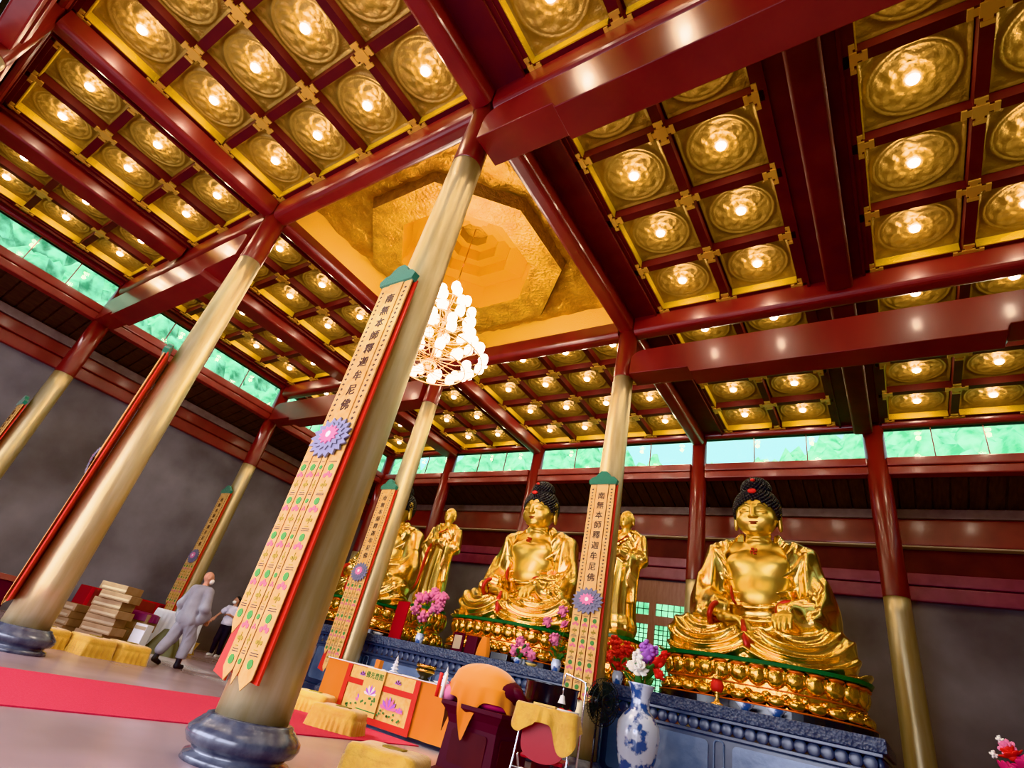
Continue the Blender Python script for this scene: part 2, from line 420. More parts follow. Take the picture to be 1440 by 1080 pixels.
# coffer panel with relief
def coffer_mesh():
    n = 56; h = .60
    g = np.linspace(-h, h, n + 1); X, Y = np.meshgrid(g, g)
    r = np.hypot(X, Y); th = np.arctan2(Y, X)
    z = np.zeros_like(X)
    z -= .026 * np.exp(-((r - .52) / .026) ** 2)
    z -= .018 * np.exp(-((r - .455) / .014) ** 2)
    z -= .012 * np.exp(-((r - .24) / .012) ** 2)
    sw = np.sin(5 * th + 14 * r + 2 * np.sin(3 * th)) * np.sin(26 * r + 3 * np.sin(4 * th + 1)) + .6 * np.sin(9 * th - 20 * r)
    z -= np.where(r < .43, .010 * sw, 0)
    z -= .03 * np.exp(-((r - .10) / .05) ** 2)
    for cx in (-1, 1):
        for cy in (-1, 1):
            rc = np.hypot(X - cx * .50, Y - cy * .50)
            z -= .014 * np.sin(40 * rc) * np.exp(-(rc / .09) ** 2)
    e = np.maximum(abs(X), abs(Y)); z -= .02 * (e > .56)
    vs = np.stack([X, Y, z], -1).reshape(-1, 3)
    mbx = MB()
    mbx.add(vs, [(j * (n + 1) + i, (j + 1) * (n + 1) + i, (j + 1) * (n + 1) + i + 1, j * (n + 1) + i + 1) for j in range(n) for i in range(n)], 0, True)
    return mbx.mesh('ceiling_coffer', [M['coffer'], M['coffer_side']])
cof = coffer_mesh()
lampm = MB().lathe([(.0, -.045), (.05, -.045), (.07, -.035), (.08, 0.0), (.0, 0.0)], seg=14).mesh('downlight', M['glow'])
sx_names = ['outermost strip along the left wall', 'strip between left wall and dome', 'centre strip in line with the dome', 'strip just right of the dome', 'far right strip']
sy_names = ['bay nearest the viewer', 'bay level with the dome', 'rear bay by the back windows']
ordn = ['first', 'second', 'third', 'fourth']
lamp_pos = []
for i, g in enumerate(GX):
    for j, h in enumerate(GY):
        if i == 2 and j == 1: continue
        for a, cx in enumerate(g):
            for b, cy in enumerate(h):
                o = link('ceiling_coffer', cof, None, (cx, cy, 8.94))
                colp = ('left', 'right')[a] if len(g) == 2 else ordn[a] + ' from left'
                rowp = ordn[len(h) - 1 - b] + ' from back'
                short_x = ['wall-side strip', 'strip left of dome', 'dome strip', 'strip right of dome', 'far right strip'][i]
                short_y = ['near bay', 'dome bay', 'rear bay'][j]
                tag(o, 'gold coffer, %s, %s, %s, %s' % (short_x, short_y, rowp, colp), 'coffer', 'gilded ceiling coffers')
                link('downlight', lampm, o, (0, 0, -.03))
                lamp_pos.append((cx, cy))
# ribs
tn = k
def bracket_mesh(kind):
    b = MB(); L = .20; w = .045
    b.box(-w, w, -L, L, -.02, 0) ; b.box(-L, L, -w, w, -.02, 0)
    b.box(-.085, .085, -.085, .085, -.03, 0)
    for sx, sy in ((L - .03, 0), (-L + .03, 0), (0, L - .03), (0, -L + .03)):
        b.box(sx - (.03 if sx else .07), sx + (.03 if sx else .07), sy - (.03 if sy else .07), sy + (.03 if sy else .07), -.028, 0)
    return b.mesh('bracket', M['bracket'])
brm = bracket_mesh(0)
for i, g in enumerate(GX):
    for j, h in enumerate(GY):
        if i == 2 and j == 1: continue
        mb = MB(); x0, x1 = gx[i]; y0, y1 = gy[j]; w = .075
        xl = [x0] + [(g[a] + g[a + 1]) / 2 for a in range(len(g) - 1)] + [x1]
        yl = [y0] + [(h[b] + h[b + 1]) / 2 for b in range(len(h) - 1)] + [y1]
        for x in xl: mb.box(x - w, x + w, y0 - w, y1 + w, 8.75, 8.985)
        for y in yl:
            for a in range(len(xl) - 1): mb.box(xl[a] + w, xl[a + 1] - w, y - w, y + w, 8.75, 8.985)
        # moulding around the group
        for (a0, a1, b0, b1) in ((x0 - .12, x1 + .12, y0 - .12, y0 - w), (x0 - .12, x1 + .12, y1 + w, y1 + .12), (x0 - .12, x0 - w, y0 - w, y1 + w), (x1 + w, x1 + .12, y0 - w, y1 + w)):
            mb.box(a0, a1, b0, b1, 8.66, 8.9)
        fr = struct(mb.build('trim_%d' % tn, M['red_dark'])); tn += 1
        gs = MB()
        for c_ in g:
            gs.box(c_ - .59, c_ + .59, y1 - w - .02, y1 - w - .002, 8.76, 8.93); gs.box(c_ - .59, c_ + .59, y0 + w + .002, y0 + w + .02, 8.76, 8.93)
        for c_ in h:
            gs.box(x0 + w + .002, x0 + w + .02, c_ - .59, c_ + .59, 8.76, 8.93)
        gs.build('gilt_border', M['coffer_side'], fr)
        for x in xl:
            for y in yl:
                link('bracket', brm, fr, (x, y, 8.75))
# girders
def beam(name, axis, p, a0, a1, z0, z1, w, m, label, rnd=.08, group=None):
    mb = MB(); seg = 5; prof = []
    hw = w / 2; r = min(rnd, hw * .9)
    for q in range(seg + 1):
        t = PI + PI / 2 * q / seg; prof.append((-hw + r + r * math.cos(t), z0 + r + r * math.sin(t)))
    for q in range(seg + 1):
        t = -PI / 2 + PI / 2 * q / seg; prof.append((hw - r + r * math.cos(t), z0 + r + r * math.sin(t)))
    prof += [(hw, z1), (-hw, z1)]
    mb.prism([(p + a, z) for a, z in prof], a0, a1, 'y' if axis == 'y' else 'x')
    o = mb.build(name, m); tag(o, label, 'beam', group, 'thing'); return o
rc = .17
bays_x = [XC, XB, XA, XN]; bays_y = [YF, Y1, Y2, Y3]
nmx = ['left bay', 'middle bay', 'right bay']; nmy = ['near bay', 'dome bay', 'rear bay']
rowname = {YF: 'front wall columns', Y1: 'nearest inner column row', Y2: 'inner column row by the altar', Y3: 'back window columns'}
for y in (YF, Y1, Y2, Y3):
    for q in range(3):
        beam('ceiling_beam', 'x', y, bays_x[q] + .19, bays_x[q + 1] - .19, 8.30 if y in (Y1, Y2) else 8.60, 8.72, .36, M['red'], 'red ceiling beam over %s, %s' % (rowname[y], nmx[q]), .12, 'red ceiling beams running across')
linename = {XC: 'left window columns', XB: 'column line left of the dome', XA: 'column line right of the dome', XN: 'right window columns'}
for x in (XC, XB, XA, XN):
    for q in range(3):
        beam('ceiling_beam', 'y', x, bays_y[q] + .19, bays_y[q + 1] - .19, 8.36 if x in (XB, XA) else 8.60, 8.72, .34, M['red'], 'red ceiling beam along %s, %s' % (linename[x], nmy[q]), .10, 'red ceiling beams running in depth')
for x, nm in ((-13.99, 'between left wall and dome'), (-.15, 'right of the dome')):
    for q in range(3):
        w = .62 if x < -5 else .42
        beam('ceiling_girder', 'y', x, bays_y[q] + .25, bays_y[q + 1] - .25, 8.40, 8.72, w, M['red_dark'] if x > -5 else M['red'], 'broad dark red girder %s, %s' % (nm, nmy[q]), .06, 'broad secondary girders')
# ------------------------------------------------------------------ dome over the middle
dx, dy = (gx[2][0] + gx[2][1]) / 2, (gy[1][0] + gy[1][1]) / 2
dome = empty('gilded_dome', (dx, dy, 8.6))
tag(dome, 'gilded octagonal dome recess with dragon relief in a square frame', 'dome')
hx, hy = 2.60, 2.68
def octp(r, z, rot=PI / 8, n=8): return [(r * math.cos(rot + 2 * PI * i / n), r * math.sin(rot + 2 * PI * i / n), z) for i in range(n)]
# plate with octagonal hole: fan grid between square and octagon
mb = MB(); ro = 2.27; na = 128; nr = 26
def sqr(t):
    c, s = math.cos(t), math.sin(t); q = min(hx / max(abs(c), 1e-6), hy / max(abs(s), 1e-6)); return q
def octr(t, r):
    a = ((t - PI / 8) % (PI / 4)) - PI / 8; return r * math.cos(PI / 8) / math.cos(a)
def relief(x, y, amp):
    return amp * (math.sin(6.3 * x + 2.3 * math.sin(4.1 * y)) * math.sin(5.7 * y + 2.1 * math.sin(5.3 * x)) + .6 * math.sin(15 * x + 3 * math.sin(9 * y)) * math.cos(13 * y + 2 * math.sin(11 * x)))
vs = []; fs = []
for j in range(nr + 1):
    for i in range(na):
        t = 2 * PI * i / na; a = octr(t, ro); b = sqr(t); r = a + (b - a) * j / nr
        x, y = r * math.cos(t), r * math.sin(t)
        vs.append((x, y, .48 - (relief(x, y, .035) if 0 < j < nr else 0)))
for j in range(nr):
    for i in range(na):
        a = j * na + i; b = j * na + (i + 1) % na; fs.append((a, a + na, b + na, b))
mb.add(vs, fs, 0, True); mb.build('corner_relief_plate', M['dome'], dome)
mb = MB()
for sgn in (-1, 1):   # cove between plate and beams
    mb.add([(sgn * (hx + .12), -hy - .12, -.05), (sgn * (hx + .12), hy + .12, -.05), (sgn * (hx - .16), hy - .16, .50), (sgn * (hx - .16), -hy + .16, .50)], [(0, 1, 2, 3)])
    mb.add([(-hx - .12, sgn * (hy + .12), -.05), (hx + .12, sgn * (hy + .12), -.05), (hx - .16, sgn * (hy - .16), .50), (-hx + .16, sgn * (hy - .16), .50)], [(0, 1, 2, 3)])
mb.build('cove', M['dome_smooth'], dome)
def ring(r0, z0, r1, z1, name, m, n=8, rough=0., sub=14):
    mb = MB(); vs = []; fs = []; na = n * 12; nr = sub
    for j in range(nr + 1):
        u = j / nr
        for i in range(na):
            t = 2 * PI * i / na; a = octr(t, 1); r = a * (r0 + (r1 - r0) * u); z = z0 + (z1 - z0) * u
            x, y = r * math.cos(t), r * math.sin(t)
            vs.append((x, y, z - (relief(x * 1.5 + 3, y * 1.5 + z, rough) if rough and 0 < j < nr else 0)))
    for j in range(nr):
        for i in range(na):
            a = j * na + i; b = j * na + (i + 1) % na; fs.append((a, b, b + na, a + na))
    mb.add(vs, fs, 0, rough > 0); return mb.build(name, m, dome)
ring(2.33, .50, 2.25, .22, 'outer_riser', M['dome_shaded'], rough=.02, sub=6)
ring(2.25, .22, 1.55, .30, 'lower_ledge', M['dome'], rough=.010)
ring(1.55, .30, 1.50, .95, 'inner_riser', M['dome_smooth'])
ring(1.50, .95, .98, .82, 'canopy_step', M['dome_smooth'])
ring(.98, .82, .96, 1.12, 'canopy_riser', M['dome_smooth'], sub=2)
ring(.96, 1.12, .64, 1.02, 'canopy_step', M['dome_smooth'], sub=3)
ring(.64, 1.02, .62, 1.30, 'canopy_riser', M['dome_smooth'], sub=2)
ring(.62, 1.30, .34, 1.22, 'canopy_step', M['dome_smooth'], sub=4)
ring(.34, 1.22, .33, 1.45, 'canopy_riser', M['dome_smooth'], sub=2)
ring(.33, 1.45, .001, 1.42, 'canopy_centre', M['dome'], sub=4)

# ------------------------------------------------------------------ columns
def column(x, y, zg, label, rb=.29, rt=.21, group='red and gold columns', base=True, r_up=None):
    c = empty('temple_column', (x, y, 0)); tag(c, label, 'column', group, 'thing')
    n = 24; zz = [.29 + (zg - .29) * i / 12 for i in range(13)]
    MB().lathe([(rb + (rt - rb) * (z - .3) / (7.2 - .3), z) for z in zz], seg=40).build('gold_shaft', M['gold_paint'], c)
    r1 = rb + (rt - rb) * (zg - .3) / 6.9; r2 = rb + (rt - rb) * (8.3 - .3) / 6.9
    MB().lathe([(r1 + .008, zg - .01), (r1 + .008, zg), (r2 + .004, 8.715)], seg=40).build('red_shaft', M['red'], c)
    if base:
        MB().lathe([(rb + .02, .31), (rb + .05, .30), (rb + .055, .28), (rb + .075, .27), (rb + .085, .255), (rb + .10, .245), (rb + .145, .20), (rb + .15, .16), (rb + .12, .11), (rb + .07, .09), (rb + .065, .06), (rb + .11, .045), (rb + .12, 0)][::-1], seg=48).build('stone_base', M['stone_base'], c)
    return c
column(XA - .06, Y1, 7.2, 'nearest huge gold column with red top, right behind it the chandelier')
column(XB, Y1, 7.2, 'second nearest gold column, at left, banner seen edge-on')
column(XB, Y2, 7.2, 'gold column behind the nearest one, at the left end of the offering table')
column(XA, Y2, 7.2, 'gold column before the altar between central and right Buddha', rb=.30)
kw = dict(rb=.26, rt=.21)
column(XC, Y1, 5.66, 'far left gold column with red upper part near left wall', **kw)
column(XC, Y2, 5.66, 'slim gold column with banner beside the walking monk, near left wall', **kw)
column(XM, Y3, 4.46, 'back row column behind left standing disciple', **kw)
column(XB, Y3, 4.46, 'back row column behind the head of central Buddha', **kw)
column(XA, Y3, 4.46, 'back row column just left of right Buddha', **kw)
column(XH, Y3, 4.46, 'back row column right of right Buddha, gold below red', rb=.27, rt=.235)
column(XN, Y3, 4.46, 'back row column at the far right corner', **kw)
column(XC, Y3, 4.46, 'corner column where left and back window rows meet', **kw)
column(XC, YF, 5.66, 'front left corner column near the entrance', **kw)
column(XB, YF, 7.2, 'red front wall column at upper left of the view', rb=.27, rt=.21)
column(XM, YF, 5.66, 'front wall column nearest the left corner', **kw)
column(XA, YF, 5.66, 'front wall column beside the entrance', **kw)
column(XH, YF, 5.66, 'front wall column right of the entrance', **kw)
column(XN, YF, 5.66, 'front right corner column', **kw)
column(XN, Y1, 7.2, 'right side column in line with the nearest column', **kw)
column(XN, Y2, 7.2, 'right side column in line with the altar columns', **kw)
# tie beams (deep in the middle, stepped thinner at the ends, rounded shoulders)
def tie(y, x0, x1, zb, zt, label, step=1.25, w=.5):
    d = .12; pts = []
    pts += [(x0, zb + .02), (x0 + step - .03, zb), (x0 + step, zb - d * .35), (x0 + step + .03, zb - d)]
    pts += [(x1 - step - .03, zb - d), (x1 - step, zb - d * .35), (x1 - step + .03, zb), (x1, zb + .02)]
    for q in range(7):
        t = PI / 2 * q / 6; pts.append((x1 - .30 + .30 * math.cos(t), zt - .22 + .22 * math.sin(t)))
    for q in range(7):
        t = PI / 2 + PI / 2 * q / 6; pts.append((x0 + .30 + .30 * math.cos(t), zt - .22 + .22 * math.sin(t)))
    bm = bmesh.new(); vs = [bm.verts.new((a, y - w / 2, b)) for a, b in pts]; f = bm.faces.new(vs)
    r = bmesh.ops.extrude_face_region(bm, geom=[f]); nv = [e for e in r['geom'] if isinstance(e, bmesh.types.BMVert)]
    for v in nv: v.co.y += w
    bmesh.ops.recalc_face_normals(bm, faces=bm.faces[:])
    bmesh.ops.bevel(bm, geom=[e for e in bm.edges if abs(e.verts[0].co.y - e.verts[1].co.y) < 1e-5], offset=.012, segments=2, affect='EDGES', profile=.5)
    mb = MB().from_bm(bm, 0, False); bm.free()
    o = mb.build('tie_beam', M['red']); tag(o, label, 'beam', 'massive red tie beams', 'thing'); return o
tie(Y1, XA + .235, XN - .24, 7.36, 8.02, 'massive red tie beam crossing the top right of the view')
tie(Y2, XA + .235, XN - .24, 7.14, 7.74, 'massive red tie beam above the right Buddha')
tie(Y1, XC + .25, XB - .235, 7.25, 7.95, 'red tie beam from left wall column to second nearest column')
tie(Y2, XC + .25, XB - .235, 7.25, 7.92, 'red tie beam from slim left column towards the dome')

# ------------------------------------------------------------------ clerestory windows
wn = 1
def window_run(axis, p, a0, a1, zb=7.78, zt=8.40, n=3):
    global wn
    o = empty('window_%d' % wn, (0, 0, 0)); struct(o); wn += 1
    mb = MB(); t = .035
    def bx(m_, u0, u1, z0, z1, w=.05):
        if axis == 'x': m_.box(u0, u1, p - w, p + w, z0, z1)
        else: m_.box(p - w, p + w, u0, u1, z0, z1)
    bx(mb, a0, a1, zb, zb + .04); bx(mb, a0, a1, zt - .02, zt)
    for q in range(1, n):
        u = a0 + (a1 - a0) * q / n; bx(mb, u - .012, u + .012, zb, zt, .02)
    mb.build('window_frame', M['red'], o)
    g = MB(); bx(g, a0, a1, zb + .04, zt - .02, .006); g.build('pane', M['pane'], o)
    s_ = MB(); 
    if axis == 'x':
        s_.bbox(a0, a1, p - .16, p + .16, 7.56, 7.78, .03); s_.bbox(a0, a1, p - .13, p + .13, 7.34, 7.55, .03)
    else:
        s_.bbox(p - .16, p + .16, a0, a1, 7.56, 7.78, .03); s_.bbox(p - .13, p + .13, a0, a1, 7.34, 7.55, .03)
    s_.build('sill_beam', M['red_bright'], o)
    # stepped head
    h_ = MB(); bx(h_, a0, a1, 8.62, 8.715, .13); h_.build('window_head', M['red'], o)
xs_ = [XC, XM, XB, XA, XH, XN]
for a, b in zip(xs_[:-1], xs_[1:]):
    window_run('x', Y3, a + .2, b - .2, zt=8.62, n=3 if b - a < 5 else 4)
    window_run('x', YF, a + .2, b - .2, zt=8.62, n=3)
for a, b in ((YF, Y1), (Y1, Y2), (Y2, Y3)):
    window_run('y', XC, a + .2, b - .2, zt=8.62, n=4)
    window_run('y', XN, a + .2, b - .2, zt=8.62, n=4)

# ------------------------------------------------------------------ lattice doors in the back wall
nd = 4; wd = (DX1 - DX0) / nd
for q in range(nd):
    x0 = DX0 + q * wd; o = empty('door_%d' % (q + 1), (x0, YB, 0)); struct(o)
    mb = MB(); t = .10
    mb.box(0, t, -.06, .02, 0, DZ); mb.box(wd - t, wd, -.06, .02, 0, DZ)
    for z0, z1 in ((0, .9), (1.15, 1.3), (3.5, 3.75), (4.1, DZ)): mb.box(t, wd - t, -.055, .02, z0, z1)
    mb.box(t, wd - t, -.03, 0, .9, 1.15)
    mb.build('door_frame', M['wood'], o)
    l = MB(); xx = t
    nx_ = 7
    for i in range(1, nx_):
        u = t + (wd - 2 * t) * i / nx_; l.box(u - .012, u + .012, -.03, -.005, 1.3, 3.5); 
    for i in range(1, 17):
        z = 1.3 + 2.2 * i / 17; l.box(t, wd - t, -.03, -.005, z - .011, z + .011)
    for i in range(1, 5):
        u = t + (wd - 2 * t) * i / 5; l.box(u - .01, u + .01, -.03, -.005, 3.75, 4.1)
    l.box(t, wd - t, -.03, -.005, 3.91, 3.935)
    l.build('lattice', M['green'], o)
    MB().box(t, wd - t, .0, .008, 1.3, 4.1).build('pane', M['pane'], o)

# ------------------------------------------------------------------ outdoors: wooded slopes behind and to the left
def hill(name, pts_fn, nu, nv):
    mb = MB(); mb.grid(pts_fn, nu, nv); return struct(mb.build(name, M['foliage']))
def hb(u, v):
    x = -75 + 130 * u; y = 24 + 45 * v
    z = -1 + 36 * v ** .8 + 1.8 * math.sin(x * .9 + 3 * v) * math.sin(y * .8) + 1.2 * math.sin(x * 2.3) * math.cos(y * 2.1) + 4 * math.sin(x * .12 + .6)
    return (x, y, z)
hill('hillside', hb, 200, 70)
def hl(u, v):
    y = 60 - 110 * u; x = -27 - 45 * v
    z = -1 + 36 * v ** .8 + 1.8 * math.sin(y * .9 + 3 * v) * math.sin(x * .8) + 1.2 * math.sin(y * 2.3) * math.cos(x * 2.1)
    return (x, y, z)
hill('hillside', hl, 170, 70)
struct(MB().box(-120, 80, -60, 120, -1.3, -1.1).build('ground', M['bark']))

# ================================================================== ALTAR
AX0, AX1, AY0, AY1, AH = -14.1, -.30, 9.52, 13.3, 1.42
altar = empty('stone_altar', ((AX0 + AX1) / 2, AY0, 0))
tag(altar, 'long carved blue grey stone altar carrying the Buddhas', 'altar')
ax0, ax1 = AX0 - altar.location.x, AX1 - altar.location.x; ad = AY1 - AY0
mb = MB(); mb.bbox(ax0 + .12, ax1 - .12, .12, ad - .12, .16, 1.0, .02); mb.bbox(ax0 + .02, ax1 - .02, .02, ad - .02, 0, .16, .03); mb.build('body', M['marble_plain'], altar)
mb = MB(); mb.bbox(ax0, ax1, 0, ad, AH - .17, AH, .02); mb.build('carved_rim', M['marble'], altar)
mb = MB(); mb.bbox(ax0 + .05, ax1 - .05, .05, ad - .05, AH - .22, AH - .17, .01); mb.bbox(ax0 + .10, ax1 - .10, .10, ad - .1, 1.0, 1.05, .01); mb.build('moulding', M['marble_plain'], altar)
mb = MB()
nb = 84
for i in range(nb):
    x = ax0 + .12 + (ax1 - ax0 - .24) * (i + .5) / nb
    mb.ell((x, .112, AH - .295), (.088, .016, .085), seg=12, rings=8)
for i in range(22):
    y = .12 + (ad - .24) * (i + .5) / 22
    mb.ell((ax1 - .09, y, AH - .30), (.05, .085, .085), seg=10, rings=6)
mb.build('lotus_petal_band', M['marble_plain'], altar)
def rrect(x0, x1, z0, z1, r, n=5):
    p = []
    for cx, cz, a in ((x1 - r, z1 - r, 0), (x0 + r, z1 - r, PI / 2), (x0 + r, z0 + r, PI), (x1 - r, z0 + r, 1.5 * PI)):
        for q in range(n + 1):
            t = a + PI / 2 * q / n; p.append((cx + r * math.cos(t), cz + r * math.sin(t)))
    return p
npan = 7; pw = (ax1 - ax0 - .4) / npan
for i in range(npan):
    x0 = ax0 + .2 + pw * i
    mb = MB(); mb.prism(rrect(x0 + .22, x0 + pw - .12, .26, .94, .07), .085, .12, 'y'); mb.build('carved_panel', M['marble_flat'], altar)
    mb = MB(); pts = [Vector((a, .10, b)) for a, b in rrect(x0 - .04, x0 + .10, .24, .96, .05)]; mb.tube(pts + [pts[0]], .012, 6); mb.build('pilaster_line', M['marble_flat'], altar)

# ================================================================== LOTUS THRONES
def petal(mb, c, ang, w, h, d, tilt, mi=0):
    rot = Matrix.Rotation(ang, 3, 'Z') @ Matrix.Rotation(tilt, 3, 'Y')
    mb.ell(c, (d, w, h), mi, 12, 8, rot)
def lotus(parent, a, b, h, loc=(0, 0, 0), nb=26, slab=True):
    """superelliptic lotus base; petals in two tiers, waist between"""
    def P(t, s=1.):
        c, q = math.cos(t), math.sin(t); e = .8
        return (a * s * abs(c) ** e * (1 if c >= 0 else -1), b * s * abs(q) ** e * (1 if q >= 0 else -1))
    def nrm(t):
        x, y = P(t); return math.atan2(y / (b * b), x / (a * a))
    def solid(name, s0, s1, z0, z1, m):
        mb = MB(); n = 64; vs = []
        for s, z in ((s0, z0), (s1, z1)):
            for i in range(n): vs.append((*P(2 * PI * i / n, s), z))
        mb.add(vs, [(i, (i + 1) % n, n + (i + 1) % n, n + i) for i in range(n)] + [tuple(range(n))[::-1], tuple(range(n, 2 * n))], 0, False)
        return mb.build(name, m, parent)
    z0 = 0.
    if slab:
        solid('black_slab', 1.0, 1.0, 0, h * .17, M['black']); z0 = h * .17
    solid('green_top', .98, 1.0, h - .055, h, M['green'])
    solid('core', .86, .88, z0, h - .05, M['lotus_gold'])
    # arc-length spacing
    T = np.linspace(0, 2 * PI, 2000); XY = np.array([P(t) for t in T]); L = np.r_[0, np.cumsum(np.hypot(*np.diff(XY, axis=0).T))]
    ts = np.interp(np.arange(nb) / nb * L[-1], L, T); ts2 = np.interp((np.arange(nb) + .5) / nb * L[-1], L, T); wpet = L[-1] / nb / 2
    hh = h - .06 - z0; sc = hh / .6
    up, dn, edge = MB(), MB(), MB()
    for t, t2 in zip(ts, ts2):
        x, y = P(t, .90); petal(up, (x, y, z0 + hh * .74), nrm(t), wpet * 1.02, hh * .27, .11 * sc, .12)
        x, y = P(t2, .87); petal(up, (x, y, z0 + hh * .80), nrm(t2), wpet * .8, hh * .22, .10 * sc, .2)
        x, y = P(t, .91); petal(dn, (x, y, z0 + hh * .16), nrm(t), wpet * 1.02, hh * .17, .13 * sc, -.25)
        x, y = P(t2, .89); petal(dn, (x, y, z0 + hh * .30), nrm(t2), wpet * .5, hh * .10, .10 * sc, -.1)
        x, y = P(t, .935); petal(edge, (x, y, z0 + hh * .955), nrm(t), wpet * .80, hh * .045, .07 * sc, .1)
    up.build('upper_petals', M['lotus_gold'], parent); dn.build('lower_petals', M['lotus_gold'], parent); edge.build('petal_tips', M['lotus_red'], parent)
    mb = MB(); n = 64
    for zz, s in ((z0 + hh * .45, .915), (z0 + .012, .99)):
        pts = [Vector((*P(2 * PI * i / n, s), zz)) for i in range(n)]; mb.tube(pts + [pts[0]], .014 * sc, 6)
    mb.build('red_edging', M['lotus_red'], parent)

# ================================================================== BUDDHA STATUE (seated, 3.6 m)
def S_fold(v, p=2.2): return (0.5 + 0.5 * np.cos(v)) ** p
def robe_fn(X, Y, Z):
    P1 = [('e', (0, .10, .95), (.68, .46, .80)), ('e', (0, .08, 1.78), (.74, .40, .50)), ('c', (-.62, .10, 2.05), (.62, .10, 2.05), .27),
          ('c', (-.30, .06, 2.28), (.30, .06, 2.28), .16)]
    P2 = []
    for s in (-1, 1):
        P2 += [('c', (s * .76, .10, 1.98), (s * .98, .0, 1.12), .26, .27), ('c', (s * .97, -.02, 1.06), (s * .60, -.62, .86), .26, .20),
               ('e', (s * 1.02, .02, .86), (.26, .40, .46)), ('e', (s * .80, -.38, .74), (.30, .34, .22))]
    P3 = [('e', (0, -.28, .26), (1.25, .80, .30)), ('e', (0, -.20, .02), (1.58, .96, .28))]
    for s in (-1, 1):
        P3 += [('c', (s * .35, .05, .42), (s * 1.20, -.42, .40), .38, .30), ('c', (s * 1.22, -.50, .34), (s * .15, -.92, .30), .27, .17)]
    t = field(X, Y, Z, P1, .12); a = field(X, Y, Z, P2, .10); l = field(X, Y, Z, P3, .10)
    # folds
    ph_t = np.sqrt((X * .95 + .10) ** 2 + (Z - 2.35) ** 2 + .3 * Y * Y) * 27
    t = t - .045 * S_fold(ph_t) * np.clip((.25 - Y) * 3, 0, 1)
    ang = (np.abs(X) * 1.0 - Y * .45) * 24 + 3.0 * np.sin((Z - .6) * 1.3)
    a = a - .038 * S_fold(ang) * np.clip((Z - .55) * 4, 0, 1)
    sx = np.abs(X + .05) - .72
    ph_l = np.sqrt((sx * .95) ** 2 + ((Z - .78) * 1.25) ** 2 + .05 * (Y + .2) ** 2) * 30
    l = l - .045 * S_fold(ph_l) * np.clip((-Y + .15) * 4, 0, 1)
    r = smin(smin(t, a, .07), l, .06)
    # open front: V from shoulders to belly
    w = .05 + .50 * np.clip((Z - 1.18) / .75, 0, 1) ** .55 * (1 - .35 * np.clip((Z - 1.95) / .35, 0, 1))
    open_ = np.maximum(np.maximum(np.abs(X + .04) - w, Y + .0), np.maximum(1.18 - Z, Z - 2.6))
    r = np.maximum(r, -open_)
    # hollow for the neck
    nk = np.sqrt(X ** 2 + (Y - .02) ** 2) - .27
    r = np.maximum(r, -np.maximum(nk, 2.08 - Z))
    return np.maximum(r, .0 - Z)
SKIN = [('e', (0, .0, 1.62), (.60, .36, .56)), ('e', (-.27, -.20, 1.80), (.29, .17, .21)), ('e', (.27, -.20, 1.80), (.29, .17, .21)),
        ('e', (0, -.07, 1.22), (.46, .34, .40)), ('c', (-.48, .06, 2.12), (.48, .06, 2.12), .18), ('c', (0, .02, 2.1), (0, -.04, 2.55), .215, .20)]
def skin_fn(X, Y, Z):
    v = field(X, Y, Z, SKIN, .09)
    for z in (2.24, 2.33, 2.42):
        v = smin(v, np.sqrt((np.sqrt(X ** 2 + (Y + .01) ** 2) - .20) ** 2 + (Z - z + .25 * Y * .5) ** 2) - .038, .02)
    return v
def head_fn(X, Y, Z):
    P = [('e', (0, -.02, 2.90), (.355, .385, .43)), ('e', (0, -.12, 2.68), (.30, .28, .25)), ('e', (0, -.33, 2.545), (.10, .07, .065)),
         ('e', (-.17, -.25, 2.74), (.14, .13, .14)), ('e', (.17, -.25, 2.74), (.14, .13, .14))]
    v = field(X, Y, Z, P, .07)
    nose = field(X, Y, Z, [('c', (0, -.385, 2.99), (0, -.455, 2.80), .024, .042), ('e', (-.045, -.43, 2.79), (.035, .035, .026)), ('e', (.045, -.43, 2.79), (.035, .035, .026))], .025)
    v = smin(v, nose, .035)
    ax = np.abs(X)
    # brow arch
    for i in range(5):
        t0, t1 = i / 5, (i + 1) / 5
        p = lambda t: (.035 + .21 * t, -.395 + .10 * t * t + .02 * t, 2.965 + .055 * math.sin(PI * min(1, t * 1.1)) - .02 * t)
        v = smin(v, f_cap(ax, Y, Z, p(t0), p(t1), .016), .016)
    # eye: lid bulge with slit
    v = smin(v, f_ell(ax, Y, Z, (.145, -.345, 2.885), (.092, .055, .046)), .014)
    v = np.maximum(v, -f_ell(ax, Y, Z, (.145, -.405, 2.872 - .0), (.085, .04, .010)))
    # mouth
    v = np.maximum(v, -f_ell(X, Y, Z, (0, -.44, 2.675), (.082, .05, .008)))
    # ears with long lobes
    for dz, r in ((2.97, (.035, .085, .11)), (2.82, (.035, .06, .13)), (2.66, (.04, .055, .11))):
        v = smin(v, f_ell(ax, Y, Z, (.375, .03, dz), r), .03)
    v = np.maximum(v, -f_ell(ax, Y, Z, (.41, .02, 2.93), (.02, .035, .07)))
    return v
def lips_fn(X, Y, Z):
    a = f_ell(X, Y, Z, (-.028, -.392, 2.692), (.055, .036, .017)); b = f_ell(X, Y, Z, (.028, -.392, 2.692), (.055, .036, .017)); c = f_ell(X, Y, Z, (0, -.388, 2.660), (.060, .036, .020))
    return np.minimum(smin(a, b, .01), c)
